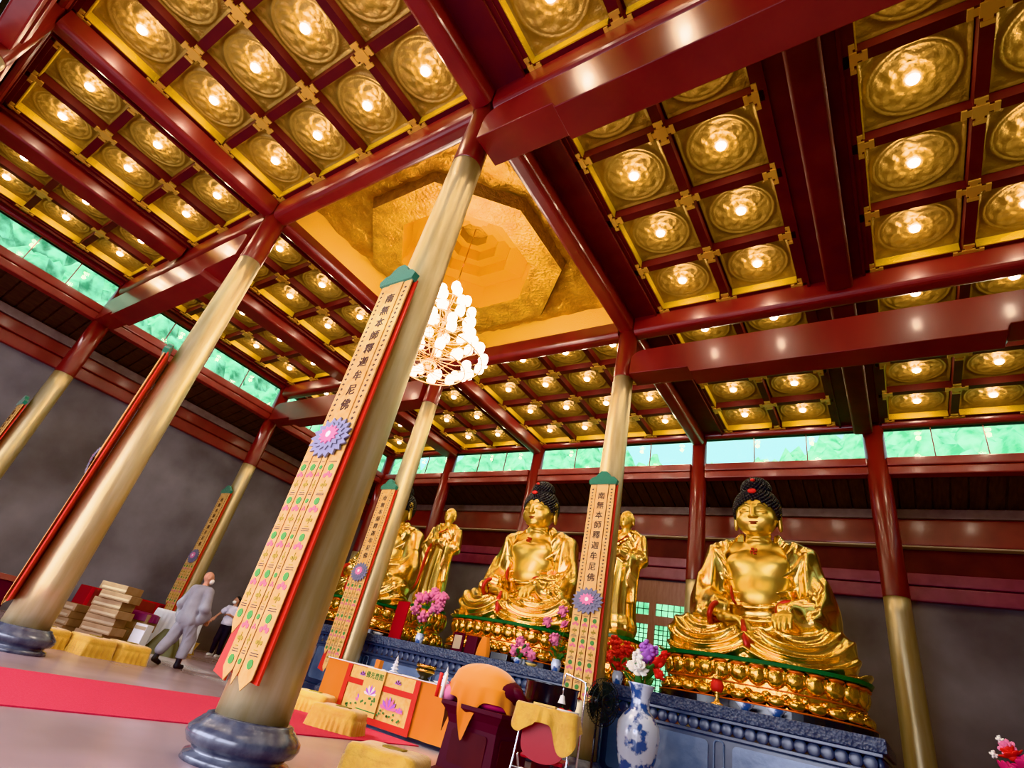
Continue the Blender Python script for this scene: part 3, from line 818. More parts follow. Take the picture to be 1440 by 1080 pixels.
def hand(side, palm_c, yaw, pitch, s=1.):
    """returns prims of a hand, palm plus four unequal fingers and thumb; local +x = fingers direction, z = back of hand"""
    Rm = Matrix.Rotation(yaw, 3, 'Z') @ Matrix.Rotation(pitch, 3, 'Y')
    T = lambda x, y, z: tuple(Rm @ Vector((x * s, y * s * side, z * s)) + Vector(palm_c))
    pr_ = [('c', T(-.20, 0, 0), T(-.08, 0, 0), .085 * s, .085 * s), ('c', T(-.06, -.07, 0), T(.10, -.085, 0), .065 * s, .058 * s), ('c', T(-.06, .06, 0), T(.10, .075, 0), .065 * s, .055 * s), ('c', T(-.04, 0, .0), T(.11, 0, .0), .068 * s, .06 * s)]
    fing = []
    for y, L, r in ((-.105, .20, .036), (-.035, .24, .038), (.035, .225, .037), (.10, .17, .032)):
        p0 = T(.08, y, 0); p1 = T(.08 + L * .45, y * 1.06, -.012); p2 = T(.08 + L * .8, y * 1.08, -.06); p3 = T(.08 + L * .98, y * 1.08, -.125)
        fing.append([('c', p0, p1, r * s * 1.1, r * s), ('c', p1, p2, r * s, r * s * .93), ('c', p2, p3, r * s * .93, r * s * .8)])
    th = [('c', T(-.08, -.09, -.01), T(.02, -.175, -.02), .048 * s, .042 * s), ('c', T(.02, -.175, -.02), T(.12, -.18, -.06), .042 * s, .034 * s)]
    return pr_, fing + [th]
def hand_field(X, Y, Z, H, s=1.):
    pr_, fing = H; v = field(X, Y, Z, pr_, .04 * s)
    fs = None
    for f in fing:
        w = field(X, Y, Z, f, .015 * s); fs = w if fs is None else np.minimum(fs, w)
    return smin(v, fs, .018 * s)
HL = hand(1, (.55, -.80, .80), -PI / 2 - .15, .45, 1.02)     # viewer's right: palm down over the knee, fingers towards viewer
HR = hand(-1, (-.32, -.80, .66), -.25, .1, 1.0)    # lies in the lap
def buddha_meshes():
    d = {}
    d['robe'] = implicit('robe', robe_fn, (-1.75, -1.3, -.03), (1.75, .75, 2.5), .021, M['statue'], 1)
    d['torso'] = implicit('torso', skin_fn, (-.75, -.55, .7), (.75, .5, 2.65), .02, M['statue_skin'], 2)
    d['face'] = implicit('head', head_fn, (-.50, -.56, 2.38), (.50, .46, 3.40), .0115, M['statue_skin'], 1)
    d['lips'] = implicit('lips', lips_fn, (-.12, -.46, 2.61), (.12, -.3, 2.74), .006, M['lips'], 1)
    d['handl'] = implicit('hand', lambda X, Y, Z: hand_field(X, Y, Z, HL), (.15, -1.30, .40), (.95, -.35, 1.15), .013, M['statue_skin'], 1)
    d['handr'] = implicit('hand', lambda X, Y, Z: hand_field(X, Y, Z, HR), (-.80, -1.20, .35), (.30, -.40, 1.0), .013, M['statue_skin'], 1)
    ey = MB()
    for s_ in (-1, 1):
        ey.tube([(s_ * (.075 + .14 * u), -.383 + .060 * u ** 1.6 * 1.2, 2.874 - .018 * math.sin(PI * u)) for u in (0, .2, .4, .6, .8, 1)], [.004, .010, .012, .012, .010, .004], 6)
        ey.tube([(s_ * (.045 + .20 * u), -.398 + .09 * u * u, 2.985 + .052 * math.sin(PI * min(1, u * 1.1)) - .02 * u) for u in (0, .2, .4, .6, .8, 1)], [.003, .006, .008, .008, .006, .003], 6)
    d['eyes'] = ey.mesh('eyes', M['bowl'])
    hair = MB()
    skull = lambda t, p: (.385 * math.sin(t) * math.cos(p), .02 + .415 * math.sin(t) * math.sin(p), 2.93 + .44 * math.cos(t))
    def hairline(x, y): return 3.10 - .62 * (y + .36) - .12 * (abs(x) / .38) ** 2 if y > -.36 else 3.10 - .10 * (abs(x) / .38) ** 2
    for i in range(560):   # snail curls
        t = math.acos(1 - 1.72 * (i + .5) / 560); p = PI * (1 + 5 ** .5) * i
        x, y, z = skull(t, p)
        if z > max(hairline(x, y), 2.68): hair.ell((x, y, z), (.036, .036, .034), 0, 8, 5)
    for i in range(150):
        t = math.acos(1 - 1.1 * (i + .5) / 150); p = PI * (1 + 5 ** .5) * i
        hair.ell((.245 * math.sin(t) * math.cos(p), .06 + .25 * math.sin(t) * math.sin(p), 3.34 + .235 * math.cos(t)), (.034, .034, .032), 0, 8, 5)
    def capf(X, Y, Z):
        v = f_ell(X, Y, Z, (0, .02, 2.93), (.385, .415, .44)); hl = np.where(Y > -.36, 3.10 - .62 * (Y + .36), 3.10) - .12 * (np.abs(X) / .38) ** 2
        v = np.maximum(v, np.maximum(hl, 2.66) - Z); return smin(v, f_ell(X, Y, Z, (0, .06, 3.32), (.24, .245, .24)), .05)
    d['cap'] = implicit('hair', capf, (-.45, -.45, 2.6), (.45, .50, 3.62), .018, M['hair'], 0)
    d['hair'] = hair.mesh('curls', M['hair'])
    j = MB(); j.ell((0, -.345, 3.27), (.075, .03, .045), 0); j.ell((0, -.22, 3.50), (.04, .03, .03), 0); d['jewel'] = j.mesh('crown_jewel', M['scarlet'])
    # manji on the chest
    mk = MB(); u = .024; cx, cz, yy = -.02, 1.99, -.405
    def bar(x0, x1, z0, z1): mk.box(cx + x0 * u, cx + x1 * u, yy - .015, yy + .05, cz + z0 * u, cz + z1 * u)
    bar(-.4, .4, -2.4, 2.4); bar(-2.4, -.4, -.4, .4); bar(.4, 2.4, -.4, .4)
    bar(-2.0, -.4, 1.6, 2.4); bar(.4, 2.0, -2.4, -1.6); bar(-2.4, -1.6, -2.0, -.4); bar(1.6, 2.4, .4, 2.0)
    d['manji'] = mk.mesh('chest_emblem', M['robe_red'])
    d['cuff'] = []
    for s, Hc, yaw in ((1, (.57, -.60, .87), -PI / 2 - .15), (-1, (-.62, -.74, .72), -.25)):
        u_ = Vector((math.cos(yaw), math.sin(yaw), -.25)).normalized(); a_ = u_.orthogonal().normalized(); b_ = u_.cross(a_)
        pts = [Vector(Hc) + (a_ * math.cos(2 * PI * i / 20) + b_ * math.sin(2 * PI * i / 20)) * .185 for i in range(21)]
        r_ = MB(); r_.tube(pts, .05, 8); d['cuff'].append(r_.mesh('red_cuff', M['robe_red']))
    r_ = MB(); r_.tube([(-.42, -.42, 1.30), (-.40, -.46, 1.15), (-.36, -.50, 1.02), (-.30, -.52, .95)], [.03, .07, .06, .02], 8, flat=.5); d['sash2'] = r_.mesh('red_lining', M['robe_red'])
    r_ = MB(); r_.tube([(-.10, -.98, .62), (-.06, -1.09, .45), (-.02, -1.12, .28), (.03, -1.12, .10)], [.035, .05, .06, .05], 8, flat=.5)
    d['sash'] = r_.mesh('red_lining', M['robe_red'])
    return d
BD = buddha_meshes()
def buddha(x, y, label, tilt=0.):
    b = empty('buddha_statue', (x, y, AH + .78 - .0)); tag(b, label, 'statue', 'seated golden Buddhas')
    link('robe', BD['robe'], b); link('torso', BD['torso'], b)
    hp = (0, -.03, 2.44)
    h = link('head', BD['face'], b); link('lips', BD['lips'], h); link('eyes', BD['eyes'], h)
    hr = link('hair', BD['cap'], b);
    for q_ in (h, hr):
        q_.matrix_local = Matrix.Translation(hp) @ Matrix.Rotation(.23, 4, 'X') @ Matrix.Diagonal((1.10, 1.08, 1.05, 1)) @ Matrix.Translation((0, 0, -2.50))
    link('curls', BD['hair'], hr); link('crown_jewel', BD['jewel'], hr)
    link('chest_emblem', BD['manji'], b)
    link('hand', BD['handl'], b); link('hand', BD['handr'], b); link('red_cuff', BD['cuff'][0], b); link('red_cuff', BD['cuff'][1], b); link('red_lining', BD['sash'], b); link('red_lining', BD['sash2'], b)
    return b
first_throne = None
BX = [(-2.10, 'right'), (-7.2, 'central'), (-12.25, 'left')]; BYc = 11.35
for x, nm in BX:
    if first_throne is None:
        th = empty('lotus_throne', (x, BYc - .18, AH)); lotus(th, 1.68, 1.06, .78, nb=30); first_throne = th
    else:
        th = dup(first_throne, (x, BYc - .18, AH))
    tag(th, {'right': 'gold lotus throne with green top under the right Buddha', 'central': 'gold lotus throne under the central Buddha, behind pink flowers', 'left': 'gold lotus throne under the left Buddha, half hidden by columns'}[nm], 'throne', 'lotus thrones')
    buddha(x, BYc, {'right': 'large seated golden Buddha at right with black curled hair', 'central': 'central seated golden Buddha, behind the offering table', 'left': 'left seated golden Buddha mostly hidden behind columns'}[nm])

# ================================================================== STANDING DISCIPLES (about 2.75 m)
def disc_robe(X, Y, Z):
    body = [('e', (0, 0, 1.95), (.36, .24, .42)), ('c', (-.24, .02, 2.17), (.24, .02, 2.17), .15), ('c', (0, .02, 1.9), (0, .02, .25), .30, .38), ('e', (0, -.02, .2), (.42, .34, .25))]
    sl = []
    for s in (-1, 1):
        sl += [('c', (s * .38, .02, 2.1), (s * .46, -.05, 1.65), .14, .17), ('c', (s * .46, -.07, 1.63), (s * .12, -.36, 1.72), .15, .12),
               ('c', (s * .38, -.16, 1.55), (s * .42, -.10, .75), .13, .045), ('e', (s * .34, -.20, 1.40), (.10, .16, .35))]
    b = field(X, Y, Z, body, .10); a = field(X, Y, Z, sl, .07)
    th = np.arctan2(Y, X)
    b = b - .020 * S_fold(th * 13 + Z * 1.4 + np.sin(Z * 2.5) * 1.2) * np.clip((1.7 - Z) * 2, 0, 1) - .018 * S_fold((X * 1.1 + Z * .9) * 34) * np.clip((Z - 1.6) * 4, 0, 1)
    a = a - .015 * S_fold((np.abs(X) - Y * .5) * 45 + Z * 4)
    v = smin(b, a, .05)
    nk = np.sqrt((X) ** 2 + (Y + .06) ** 2) - .135
    v = np.maximum(v, -np.maximum(nk, 2.22 - Z))
    op = np.maximum(np.maximum(np.abs(X) - .02 - (Z - 2.02) * .55, Y + .06), 2.02 - Z)
    v = np.maximum(v, -op)
    return np.maximum(v, -Z)
def disc_head(X, Y, Z):
    v = field(X, Y, Z, [('e', (0, .0, 2.60), (.165, .185, .215)), ('e', (0, -.05, 2.50), (.135, .135, .13)), ('c', (0, .02, 2.1), (0, .0, 2.42), .125, .10), ('e', (0, -.02, 2.12), (.24, .17, .14)), ('e', (0, -.145, 2.425), (.05, .035, .035))], .04)
    v = smin(v, field(X, Y, Z, [('c', (0, -.178, 2.61), (0, -.21, 2.535), .012, .022)], .02), .015)
    ax = np.abs(X)
    v = smin(v, f_cap(ax, Y, Z, (.02, -.18, 2.635), (.11, -.145, 2.64), .008), .012)
    v = smin(v, f_ell(ax, Y, Z, (.065, -.155, 2.595), (.036, .022, .016)), .01)
    v = smin(v, f_ell(X, Y, Z, (0, -.178, 2.485), (.04, .018, .012)), .008)
    for dz, r in ((2.60, (.018, .045, .06)), (2.52, (.02, .03, .06))): v = smin(v, f_ell(ax, Y, Z, (.172, .015, dz), r), .015)
    return v
def disc_hands(X, Y, Z):
    ax = np.abs(X); v = None
    for i in range(4):
        o = -.39 - .0 * i; y = -.47 + .028 * i
        w = smin(f_cap(ax, Y, Z, (.022, y + .10, 1.72), (.018, y, 1.86), .018, .017), f_cap(ax, Y, Z, (.018, y, 1.86), (.014, y - .01, 1.97 - .012 * abs(i - 1.5)), .016, .012), .01)
        v = w if v is None else np.minimum(v, w)
    palm = field(ax, Y, Z, [('c', (.10, -.30, 1.66), (.03, -.37, 1.76), .045, .04), ('c', (.025, -.37, 1.74), (.022, -.42, 1.83), .045, .035)], .03)
    th = f_cap(ax, Y, Z, (.025, -.34, 1.78), (.02, -.36, 1.88), .018, .014)
    return smin(smin(v, palm, .02), th, .015)
DD = dict(robe=implicit('robe', disc_robe, (-.72, -.62, -.02), (.72, .45, 2.42), .0165, M['statue'], 1),
          head=implicit('head', disc_head, (-.30, -.28, 1.96), (.30, .26, 2.86), .009, M['statue_skin'], 1),
          hands=implicit('hands', disc_hands, (-.2, -.55, 1.55), (.2, -.22, 2.02), .009, M['statue_skin'], 1))
_r = MB(); _r.tube([(-.10, -.40, 1.62), (-.14, -.44, 1.35), (-.16, -.43, .95), (-.20, -.44, .55), (-.26, -.46, .35)], [.05, .07, .06, .05, .02], 8, flat=.45)
_r.tube([(.22, -.27, 2.12), (.05, -.36, 1.98), (-.12, -.34, 1.86)], [.03, .035, .03], 8, flat=.5)
DD['sash'] = _r.mesh('red_sash', M['robe_red'])
dx_ = [(-9.72, 10.75, 'golden standing disciple with joined hands left of central Buddha', .1), (-4.65, 10.75, 'golden standing disciple half hidden behind the column right of central Buddha', -.1)]
ft = None
for x, y, lb, rz in dx_:
    if ft is None:
        p = empty('lotus_pedestal', (x, y, AH)); lotus(p, .50, .46, .86, nb=13, slab=False); ft = p
    else: p = dup(ft, (x, y, AH))
    tag(p, 'small gold lotus pedestal under the ' + ('left' if x < -8 else 'right') + ' standing disciple', 'pedestal', 'lotus pedestals')
    d = empty('disciple_statue', (x, y, AH + .86), rz); d.scale = (.92, .92, .92); tag(d, lb, 'statue', 'standing disciples')
    link('robe', DD['robe'], d); link('head', DD['head'], d); link('hands', DD['hands'], d); link('red_sash', DD['sash'], d)
    MB().ell((.12, -.30, .03), (.09, .18, .06)).ell((-.12, -.30, .03), (.09, .18, .06)).build('feet', M['statue_skin'], d)

# ================================================================== BANNERS hung on the columns
def jag_disc(mb, cx, cz, y, rx, rz, n, mi, depth=.25, th=.006, c0=0.):
    pts = []
    for i in range(n * 2):
        t = 2 * PI * i / (2 * n) + c0; s = 1. if i % 2 == 0 else 1 - depth
        pts.append((cx + rx * s * math.cos(t), cz + rz * s * math.sin(t)))
    mb.prism(pts, y - th, y, 'y', mi)
def flat_disc(mb, cx, cz, y, r, mi, n=10, sz=1.): mb.prism([(cx + r * math.cos(2 * PI * i / n), cz + r * sz * math.sin(2 * PI * i / n)) for i in range(n)], y - .004, y, 'y', mi)
def banner(x, y, ztop, zmed, zbot, label, text='南無本師釋迦牟尼佛', w=.46, style=0, rz=0., redtail=True):
    b = empty('temple_banner', (x, y, 0), rz); tag(b, label, 'banner', 'long embroidered temple banners')
    h = w / 2
    # red backing
    mb = MB(); mb.prism([(-h - .02, zbot + .10), (h + .03, zbot + .06), (h + .03, ztop), (-h - .02, ztop)], .03, .05, 'y')
    if redtail: mb.prism([(-h - .16, zbot + .06), (-h + .04, zbot + .02), (-h + .02, zmed - .7), (-h - .03, zmed - .6)], .055, .07, 'y')
    mb.build('red_backing', M['banner_red'], b)
    # green cloud cap
    mb = MB(); pts = [(-h - .02, ztop - .02)]
    pts += [(h + .02, ztop - .02), (h + .04, ztop + .06), (h - .03, ztop + .12), (h - .10, ztop + .13), (.10, ztop + .20), (.04, ztop + .24), (-.05, ztop + .24), (-.11, ztop + .19), (-h + .09, ztop + .13), (-h + .02, ztop + .11), (-h - .04, ztop + .05)]
    mb.prism(pts, -.05, .03, 'y'); mb.build('green_cap', M['teal'], b)
    # upper strips
    side = w * .24; gap = .012
    cols = [(-h, -h + side), (-h + side + gap, h - side - gap), (h - side, h)]
    EM = [M['banner'], M['thread'], M['thread_green'], M['thread_pink'], M['thread_olive']]
    for q, (a, c) in enumerate(cols):
        s_ = MB(); s_.bbox(a, c, -.022 if q != 1 else -.03, .0, zmed, ztop, .006); em = s_
        if q == 1: so = s_.build('strip', M['banner'] if style == 0 else M['banner_orange'], b)
        if q != 1:
            z = ztop - .12; i = 0
            while z > zmed + .15:
                m_ = (a + c) / 2
                if i % 3 == 0: flat_disc(em, m_, z, -.023, .017, 1, 7)
                else:
                    em.box(m_ - .02, m_ + .018, -.027, -.022, z - .004, z + .004, 1); em.box(m_ - .004, m_ + .004, -.027, -.022, z - .016, z + .014, 1)
                z -= .062; i += 1
            s_.build('strip', EM, b)
        else:
            n = len(text); step = (ztop - zmed - .45) / n; size = min(.15, step * .8)
            cu = bpy.data.curves.new('lettering', 'FONT'); cu.body = '\n'.join(text); cu.size = size; cu.align_x = 'CENTER'; cu.space_line = step / size * 1.0; cu.extrude = .004; cu.resolution_u = 2
            cu.materials.append(M['thread'])
            to = bpy.data.objects.new('lettering', cu); COL.objects.link(to)
            dg = bpy.context.evaluated_depsgraph_get(); me = bpy.data.meshes.new_from_object(to.evaluated_get(dg)); bpy.data.objects.remove(to)
            lo = link('lettering', me, so, (0, -.034, ztop - .30)); lo.rotation_euler = (PI / 2, 0, 0)
    # lower strips with pointed ends
    if style == 2: lw = [(-.5, -.17), (-.14, .14), (.17, .5)]
    else: lw = [(-.62, -.37), (-.35, -.07), (-.05, .10), (.12, .50)]
    for q, (a, c) in enumerate(lw):
        a *= w; c *= w; zb = zbot + (.0, .03, .02, .0)[q] + (.35 if (q == 0 and style != 2) else 0); yy = -.03 + .006 * q
        s_ = MB(); s_.prism([(a, zmed), (a, zb + .09), ((a + c) / 2, zb), (c, zb + .09), (c, zmed)], yy, yy + .008, 'y')
        em = s_
        z = zmed - .30; i = 0; m_ = (a + c) / 2; sw = (c - a)
        while z > zb + .12:
            yf = yy - .001; k = i % 4
            if k == 0:
                flat_disc(em, m_, z, yf, min(.036, sw * .30), 2, 9)
                em.box(m_ - sw * .3, m_ + sw * .3, yf - .003, yf, z + .055, z + .062, 1)
            elif k == 1:
                for d in (-1, 0, 1): flat_disc(em, m_ + d * sw * .22, z + (.02 if d == 0 else 0), yf, min(.024, sw * .16), 3, 6)
            elif k == 2:
                for d in (-1, 1): flat_disc(em, m_ + d * sw * .15, z - .01, yf, min(.018, sw * .13), 4, 6)
                em.box(m_ - .005, m_ + .005, yf - .003, yf, z - .045, z + .035, 4)
            else:
                em.box(m_ - sw * .28, m_ + sw * .28, yf - .003, yf, z - .01, z - .003, 1)
                em.box(m_ - sw * .16, m_ + sw * .12, yf - .003, yf, z + .012, z + .02, 4)
            z -= .082; i += 1
        s_.build('tail_strip', EM, b)
    mb = MB(); jag_disc(mb, 0, zmed, -.034, h + .05, .22, 18, 0, .22, .02); jag_disc(mb, 0, zmed + .01, -.055, h - .03, .15, 16, 1, .25, .012, .1); jag_disc(mb, 0, zmed + .02, -.068, h - .10, .10, 12, 2, .3, .012); flat_disc(mb, 0, zmed + .02, -.08, .035, 3)
    mb.build('lotus_medallion', [M['lotus_grey'], M['lotus_grey'], M['pink'], M['white']], b)
    return b
banner(XA + .03, Y1 - .36, 4.62, 2.62, .50, 'longest embroidered banner on the nearest column, flowers and green dots', w=.48)
banner(XB - .02, Y1 - .36, 4.62, 2.62, .50, 'banner seen edge-on, red backing, on second nearest column at left', rz=-.42)
banner(XB - .06, Y2 - .34, 4.58, 2.55, .46, 'slim banner on the column behind the nearest one, left of the table')
banner(XA + .04, Y2 - .36, 4.62, 2.50, .98, 'orange banner with dark characters on column right of central Buddha', style=2, w=.50, redtail=False)
banner(XC + .10, Y2 - .34, 4.52, 2.46, .70, 'orange banner on slim column beside the walking monk', w=.50)
banner(XC + .02, Y1 - .34, 4.52, 2.46, .70, 'banner on far left column near the left wall')

# ================================================================== CLOTH HELPERS
def superr(t, a, b, e=4.):
    return 1. / ((abs(math.cos(t)) / a) ** e + (abs(math.sin(t)) / b) ** e) ** (1 / e)
def draped(name, m, a, b, ztop, drop, parent=None, loc=(0, 0, 0), rz=0., e=5., dome=0., nf=14, corner=.0, amp=.02, thick=.006, flare=.04, cut=None):
    """cloth lying on a (super)elliptic top and hanging down around it"""
    na, nr1, nr2 = 120, 10, 12
    mb = MB(); vs = []; fs = []
    for j in range(nr1 + nr2 + 1):
        for i in range(na):
            t = 2 * PI * i / na; r0 = superr(t, a, b, e)
            if j <= nr1:
                s = j / nr1; r = r0 * s; z = ztop + dome * math.sqrt(max(0, 1 - s * s)) - .004 * math.sin(9 * t + 7 * s) * s
            else:
                u = (j - nr1) / nr2; dr = drop * (1 + corner * (abs(math.sin(2 * t)) ** 3 - .35))
                if cut: dr *= cut(t)
                z = ztop - dr * u
                r = r0 + flare * u + amp * u * math.sin(nf * t + 1.3 * math.sin(3 * t)) + .012
            vs.append((r * math.cos(t), r * math.sin(t), z))
    n = nr1 + nr2
    for j in range(n):
        for i in range(na):
            p = j * na + i; q = j * na + (i + 1) % na; fs.append((p, q, q + na, p + na))
    mb.add(vs, fs, 0, True)
    return mb.build(name, m, parent, loc, rz)

# ================================================================== KNEELING CUSHIONS
def cushion_mesh(a, b, h):
    n = 96; mb = MB(); vs = []; fs = []; prof = []
    for s, z in ((.02, h), (.35, h + .012), (.7, h + .008), (.93, h - .002), (1.0, h - .025), (1.03, h * .72), (1.015, h * .66), (1.05, h * .62), (1.06, h * .35), (1.08, h * .12), (1.10, .0)):
        prof.append((s, z))
    for j, (s, z) in enumerate(prof):
        for i in range(n):
            t = 2 * PI * i / n; r = superr(t, a, b, 7.) * s
            if j >= 7: r += .014 * math.sin(26 * t) * (j - 6) / 3
            if j < 5: z2 = z - .006 * math.cos(4 * t) * s
            else: z2 = z
            vs.append((r * math.cos(t), r * math.sin(t), max(z2, 0)))
    for j in range(len(prof) - 1):
        for i in range(n):
            p = j * n + i; q = j * n + (i + 1) % n; fs.append((p, q, q + n, p + n))
    fs.append(tuple(range(n)))
    return mb.add(vs, fs, 0, True).mesh('kneeling_cushion', M['yellow'])
cm = cushion_mesh(.33, .26, .27); cpm = MB().prism(rrect(-.10, .10, -.07, .07, .02), 0, .012, 'z').mesh('embroidered_patch', M['thread_olive'])
for (x, y, z, rz, lb) in ((-6.42, 5.98, 0, .45, 'yellow kneeling cushion on red carpet in front of the offering table'),
                       (-7.95, 6.72, 0, .5, 'yellow kneeling cushion partly hidden by the nearest column, at table corner'),
                       (-3.84, 4.30, 0, .35, 'yellow kneeling cushion at the bottom edge, before the maroon stand'),
                       (-11.52, 3.98, 0, .12, 'yellow kneeling cushion just behind the left column base'),
                       (-11.15, 4.56, 0, .15, 'yellow kneeling cushion in the middle of the row left of monk'),
                       (-11.15, 5.16, 0, .05, 'yellow kneeling cushion nearest the walking monk')):
    c = link('kneeling_cushion', cm, None, (x, y, z), rz); tag(c, lb, 'cushion', 'yellow kneeling cushions')
    link('embroidered_patch', cpm, c, (0.03, 0.0, .279))

# ================================================================== OFFERING TABLE
TX0, TX1, TY, TH = -8.40, -4.95, 7.20, .78
t = empty('offering_table', ((TX0 + TX1) / 2, TY, 0)); tag(t, 'long offering table hung with orange and embroidered cloth', 'table')
tx0, tx1 = TX0 - t.location.x, TX1 - t.location.x
MB().bbox(tx0 + .02, tx1 - .02, .03, .95, TH - .05, TH, .01).build('tabletop', M['wood'], t)
for sx in (tx0 + .12, tx1 - .12):
    for sy in (.14, .84): MB().bbox(sx - .045, sx + .045, sy - .045, sy + .045, 0, TH - .05, .01).build('leg', M['wood'], t)
mb = MB()
def wavy(u, v, x0, x1, z0, z1, y, n=6, am=.012): return (x0 + (x1 - x0) * u, y + am * math.sin(n * 2 * PI * u) * (1 - v), z0 + (z1 - z0) * v)
mb.grid(lambda u, v: wavy(u, v, tx0, tx1, .06, TH + .008, -.005, 9), 120, 8)
mb.grid(lambda u, v: (tx1 + .008 * math.sin(20 * u) * (1 - v), -.005 + .98 * u, .06 + (TH + .008 - .06) * v), 40, 6)
mb.grid(lambda u, v: (tx0 - .008 * math.sin(20 * u) * (1 - v), -.005 + .98 * u, .06 + (TH + .008 - .06) * v), 40, 6)
mb.box(tx0, tx1, -.005, .975, TH + .001, TH + .009)
mb.build('orange_cloth', M['orange'], t)
MB().bbox(tx0 - .02, tx1 + .02, -.03, 1.0, TH + .010, TH + .024, .005).build('glass_top', M['whitecloth'], t)
bx0, bx1 = tx0 + .68, tx1 - 1.30
mb = MB(); mb.grid(lambda u, v: wavy(u, v, bx0, bx1, .05, TH, -.035, 7, .010), 90, 8); mb.build('brocade_front', M['brocade'], t)
mb = MB()
for (a, b_, c_, d_) in ((bx0 - .10, bx0, .05, TH), (bx1, bx1 + .10, .05, TH), (bx0, bx1, .05, .14), (bx0, bx1, .52, .60)): mb.box(a, b_, -.056, -.048, c_, d_)
mb.build('red_border', M['banner_red'], t)
cxm = (bx0 + bx1) / 2 - .12
mb = MB(); mb.prism([(cxm - .22, .14), (cxm + .22, .14), (cxm + .22, TH + .01), (cxm - .22, TH + .01)], -.085, -.075, 'y'); fl = mb.build('hanging_flap', M['yellow_pale'], t)
mb = MB()
def blossom(mb, cx, cz, y, r, m0, m1):
    for i in range(7):
        a = PI * (.08 + .14 * i); mb.prism([(cx, cz), (cx + r * math.cos(a - .2), cz + r * .8 * math.sin(a - .2)), (cx + r * 1.25 * math.cos(a), cz + r * 1.25 * math.sin(a)), (cx + r * math.cos(a + .2), cz + r * .8 * math.sin(a + .2))], y - .003, y, 'y', m0 if i % 2 else m1)
for cx, s in ((bx0 + .45, .13), (bx1 - .42, .15), (bx1 - .18, .07), (bx0 + .72, .07)): blossom(mb, cx, .30, -.058, s, 0, 1)
for cx, s in ((bx0 + .30, .06), (bx1 - .35, .06)): blossom(mb, cx, .66, -.058, s, 2, 0)
for i in range(26):
    cx = bx0 + .12 + (bx1 - bx0 - .24) * RNG.rand(); cz = .17 + .10 * RNG.rand(); flat_disc(mb, cx, cz, -.056, .018, 3, 6)
mb.build('embroidery', [M['violet'], M['pink'], M['thread'], M['thread_green']], t)['kind'] = 'stuff'
mb = MB(); blossom(mb, cxm, .42, -.086, .12, 0, 1)
for i in range(9): flat_disc(mb, cxm - .15 + .3 * RNG.rand(), .30 + .1 * RNG.rand(), -.086, .02, 2, 6)
mb.box(cxm - .22, cxm + .22, -.089, -.086, .20, .215, 2)
mb.build('flap_embroidery', [M['violet'], M['white'], M['thread_green']], fl)['kind'] = 'stuff'
cu = bpy.data.curves.new('flap_lettering', 'FONT'); cu.body = '佛光普照'; cu.size = .10; cu.align_x = 'CENTER'; cu.extrude = .003; cu.materials.append(M['thread_green'])
to = bpy.data.objects.new('flap_lettering', cu); COL.objects.link(to); me = bpy.data.meshes.new_from_object(to.evaluated_get(bpy.context.evaluated_depsgraph_get())); bpy.data.objects.remove(to)
lo = link('flap_lettering', me, fl, (cxm, -.09, .66)); lo.rotation_euler = (PI / 2, 0, 0)
TT = TH + .025
# things on the table
c = empty('incense_burner', (-6.32, 7.38, TT)); tag(c, 'dark bronze round incense burner with pale bands on the table', 'incense burner')
MB().lathe([(.07, 0), (.10, .01), (.06, .04), (.13, .09), (.145, .14), (.13, .17), (.0, .16)]).build('bowl', M['bowl'], c)
MB().lathe([(.10, .165), (.16, .175), (.165, .20), (.12, .215), (.12, .20), (.0, .20)]).build('rim', M['brass'], c)
MB().lathe([(.148, .11), (.155, .115), (.155, .14), (.148, .145)], seg=30).build('band', M['brass'], c)
for x, y, nm in ((-7.05, 7.45, 'left'), (-5.92, 7.42, 'right')):
    c = empty('crystal_pagoda', (x, y, TT)); tag(c, 'small pale crystal pagoda ornament, %s of the bronze burner' % nm, 'ornament', 'crystal ornaments')
    mb = MB(); z = 0
    for i in range(4):
        r = .085 - .016 * i; mb.lathe([(r, z), (r, z + .012), (r * .55, z + .03), (r * .55, z + .05)], seg=6, smooth=False); z += .05
    mb.lathe([(.02, z), (.012, z + .03), (.0, z + .07)], seg=8); mb.build('tiers', M['whitecloth'], c)
    MB().bbox(-.10, .10, -.10, .10, 0, .008, .003).build('base', M['marble_flat'], c)
tag(MB().bbox(-.05, .05, -.05, .05, 0, .13, .01).build('incense_box', M['orange'], None, (-7.32, 7.34, TT)), 'small orange incense box at left end of the table', 'box')
tag(MB().lathe([(.0, 0), (.12, 0), (.17, .025), (.165, .03), (.11, .008), (0, .008)]).build('white_tray', M['white'], None, (-6.15 + .05, 7.62, TT)), 'white tray lying behind the bronze burner on the table', 'tray')

# ================================================================== DRUM STAND WITH ORANGE CLOTH
st = empty('maroon_stand', (-4.02, 6.02, 0)); tag(st, 'dark maroon lacquer stand with flared top under the orange covered instrument', 'stand')
mb = MB(); mb.lathe([(.56, 0), (.58, .04), (.50, .08), (.47, .50), (.50, .58), (.57, .64), (.60, .66), (.60, .70), (.0, .70)], seg=4, smooth=False); o = mb.build('body', M['maroon'], st, (0, 0, 0), PI / 4)
for i in range(4):
    a = i * PI / 2; MB().prism(rrect(-.24, .24, .14, .46, .04), -.352, -.345, 'y').build('panel', M['red_dark'], st, (0, 0, 0), a)
wf = empty('wooden_fish', (-4.02, 6.02, .70)); tag(wf, 'large dark red wooden fish drum hidden under the orange cloth', 'drum')
mb = MB(); mb.lathe([(.0, 0), (.20, .0), (.30, .03), (.27, .07), (.0, .07)], seg=32); mb.build('cushion_ring', M['deep_pink'], wf)
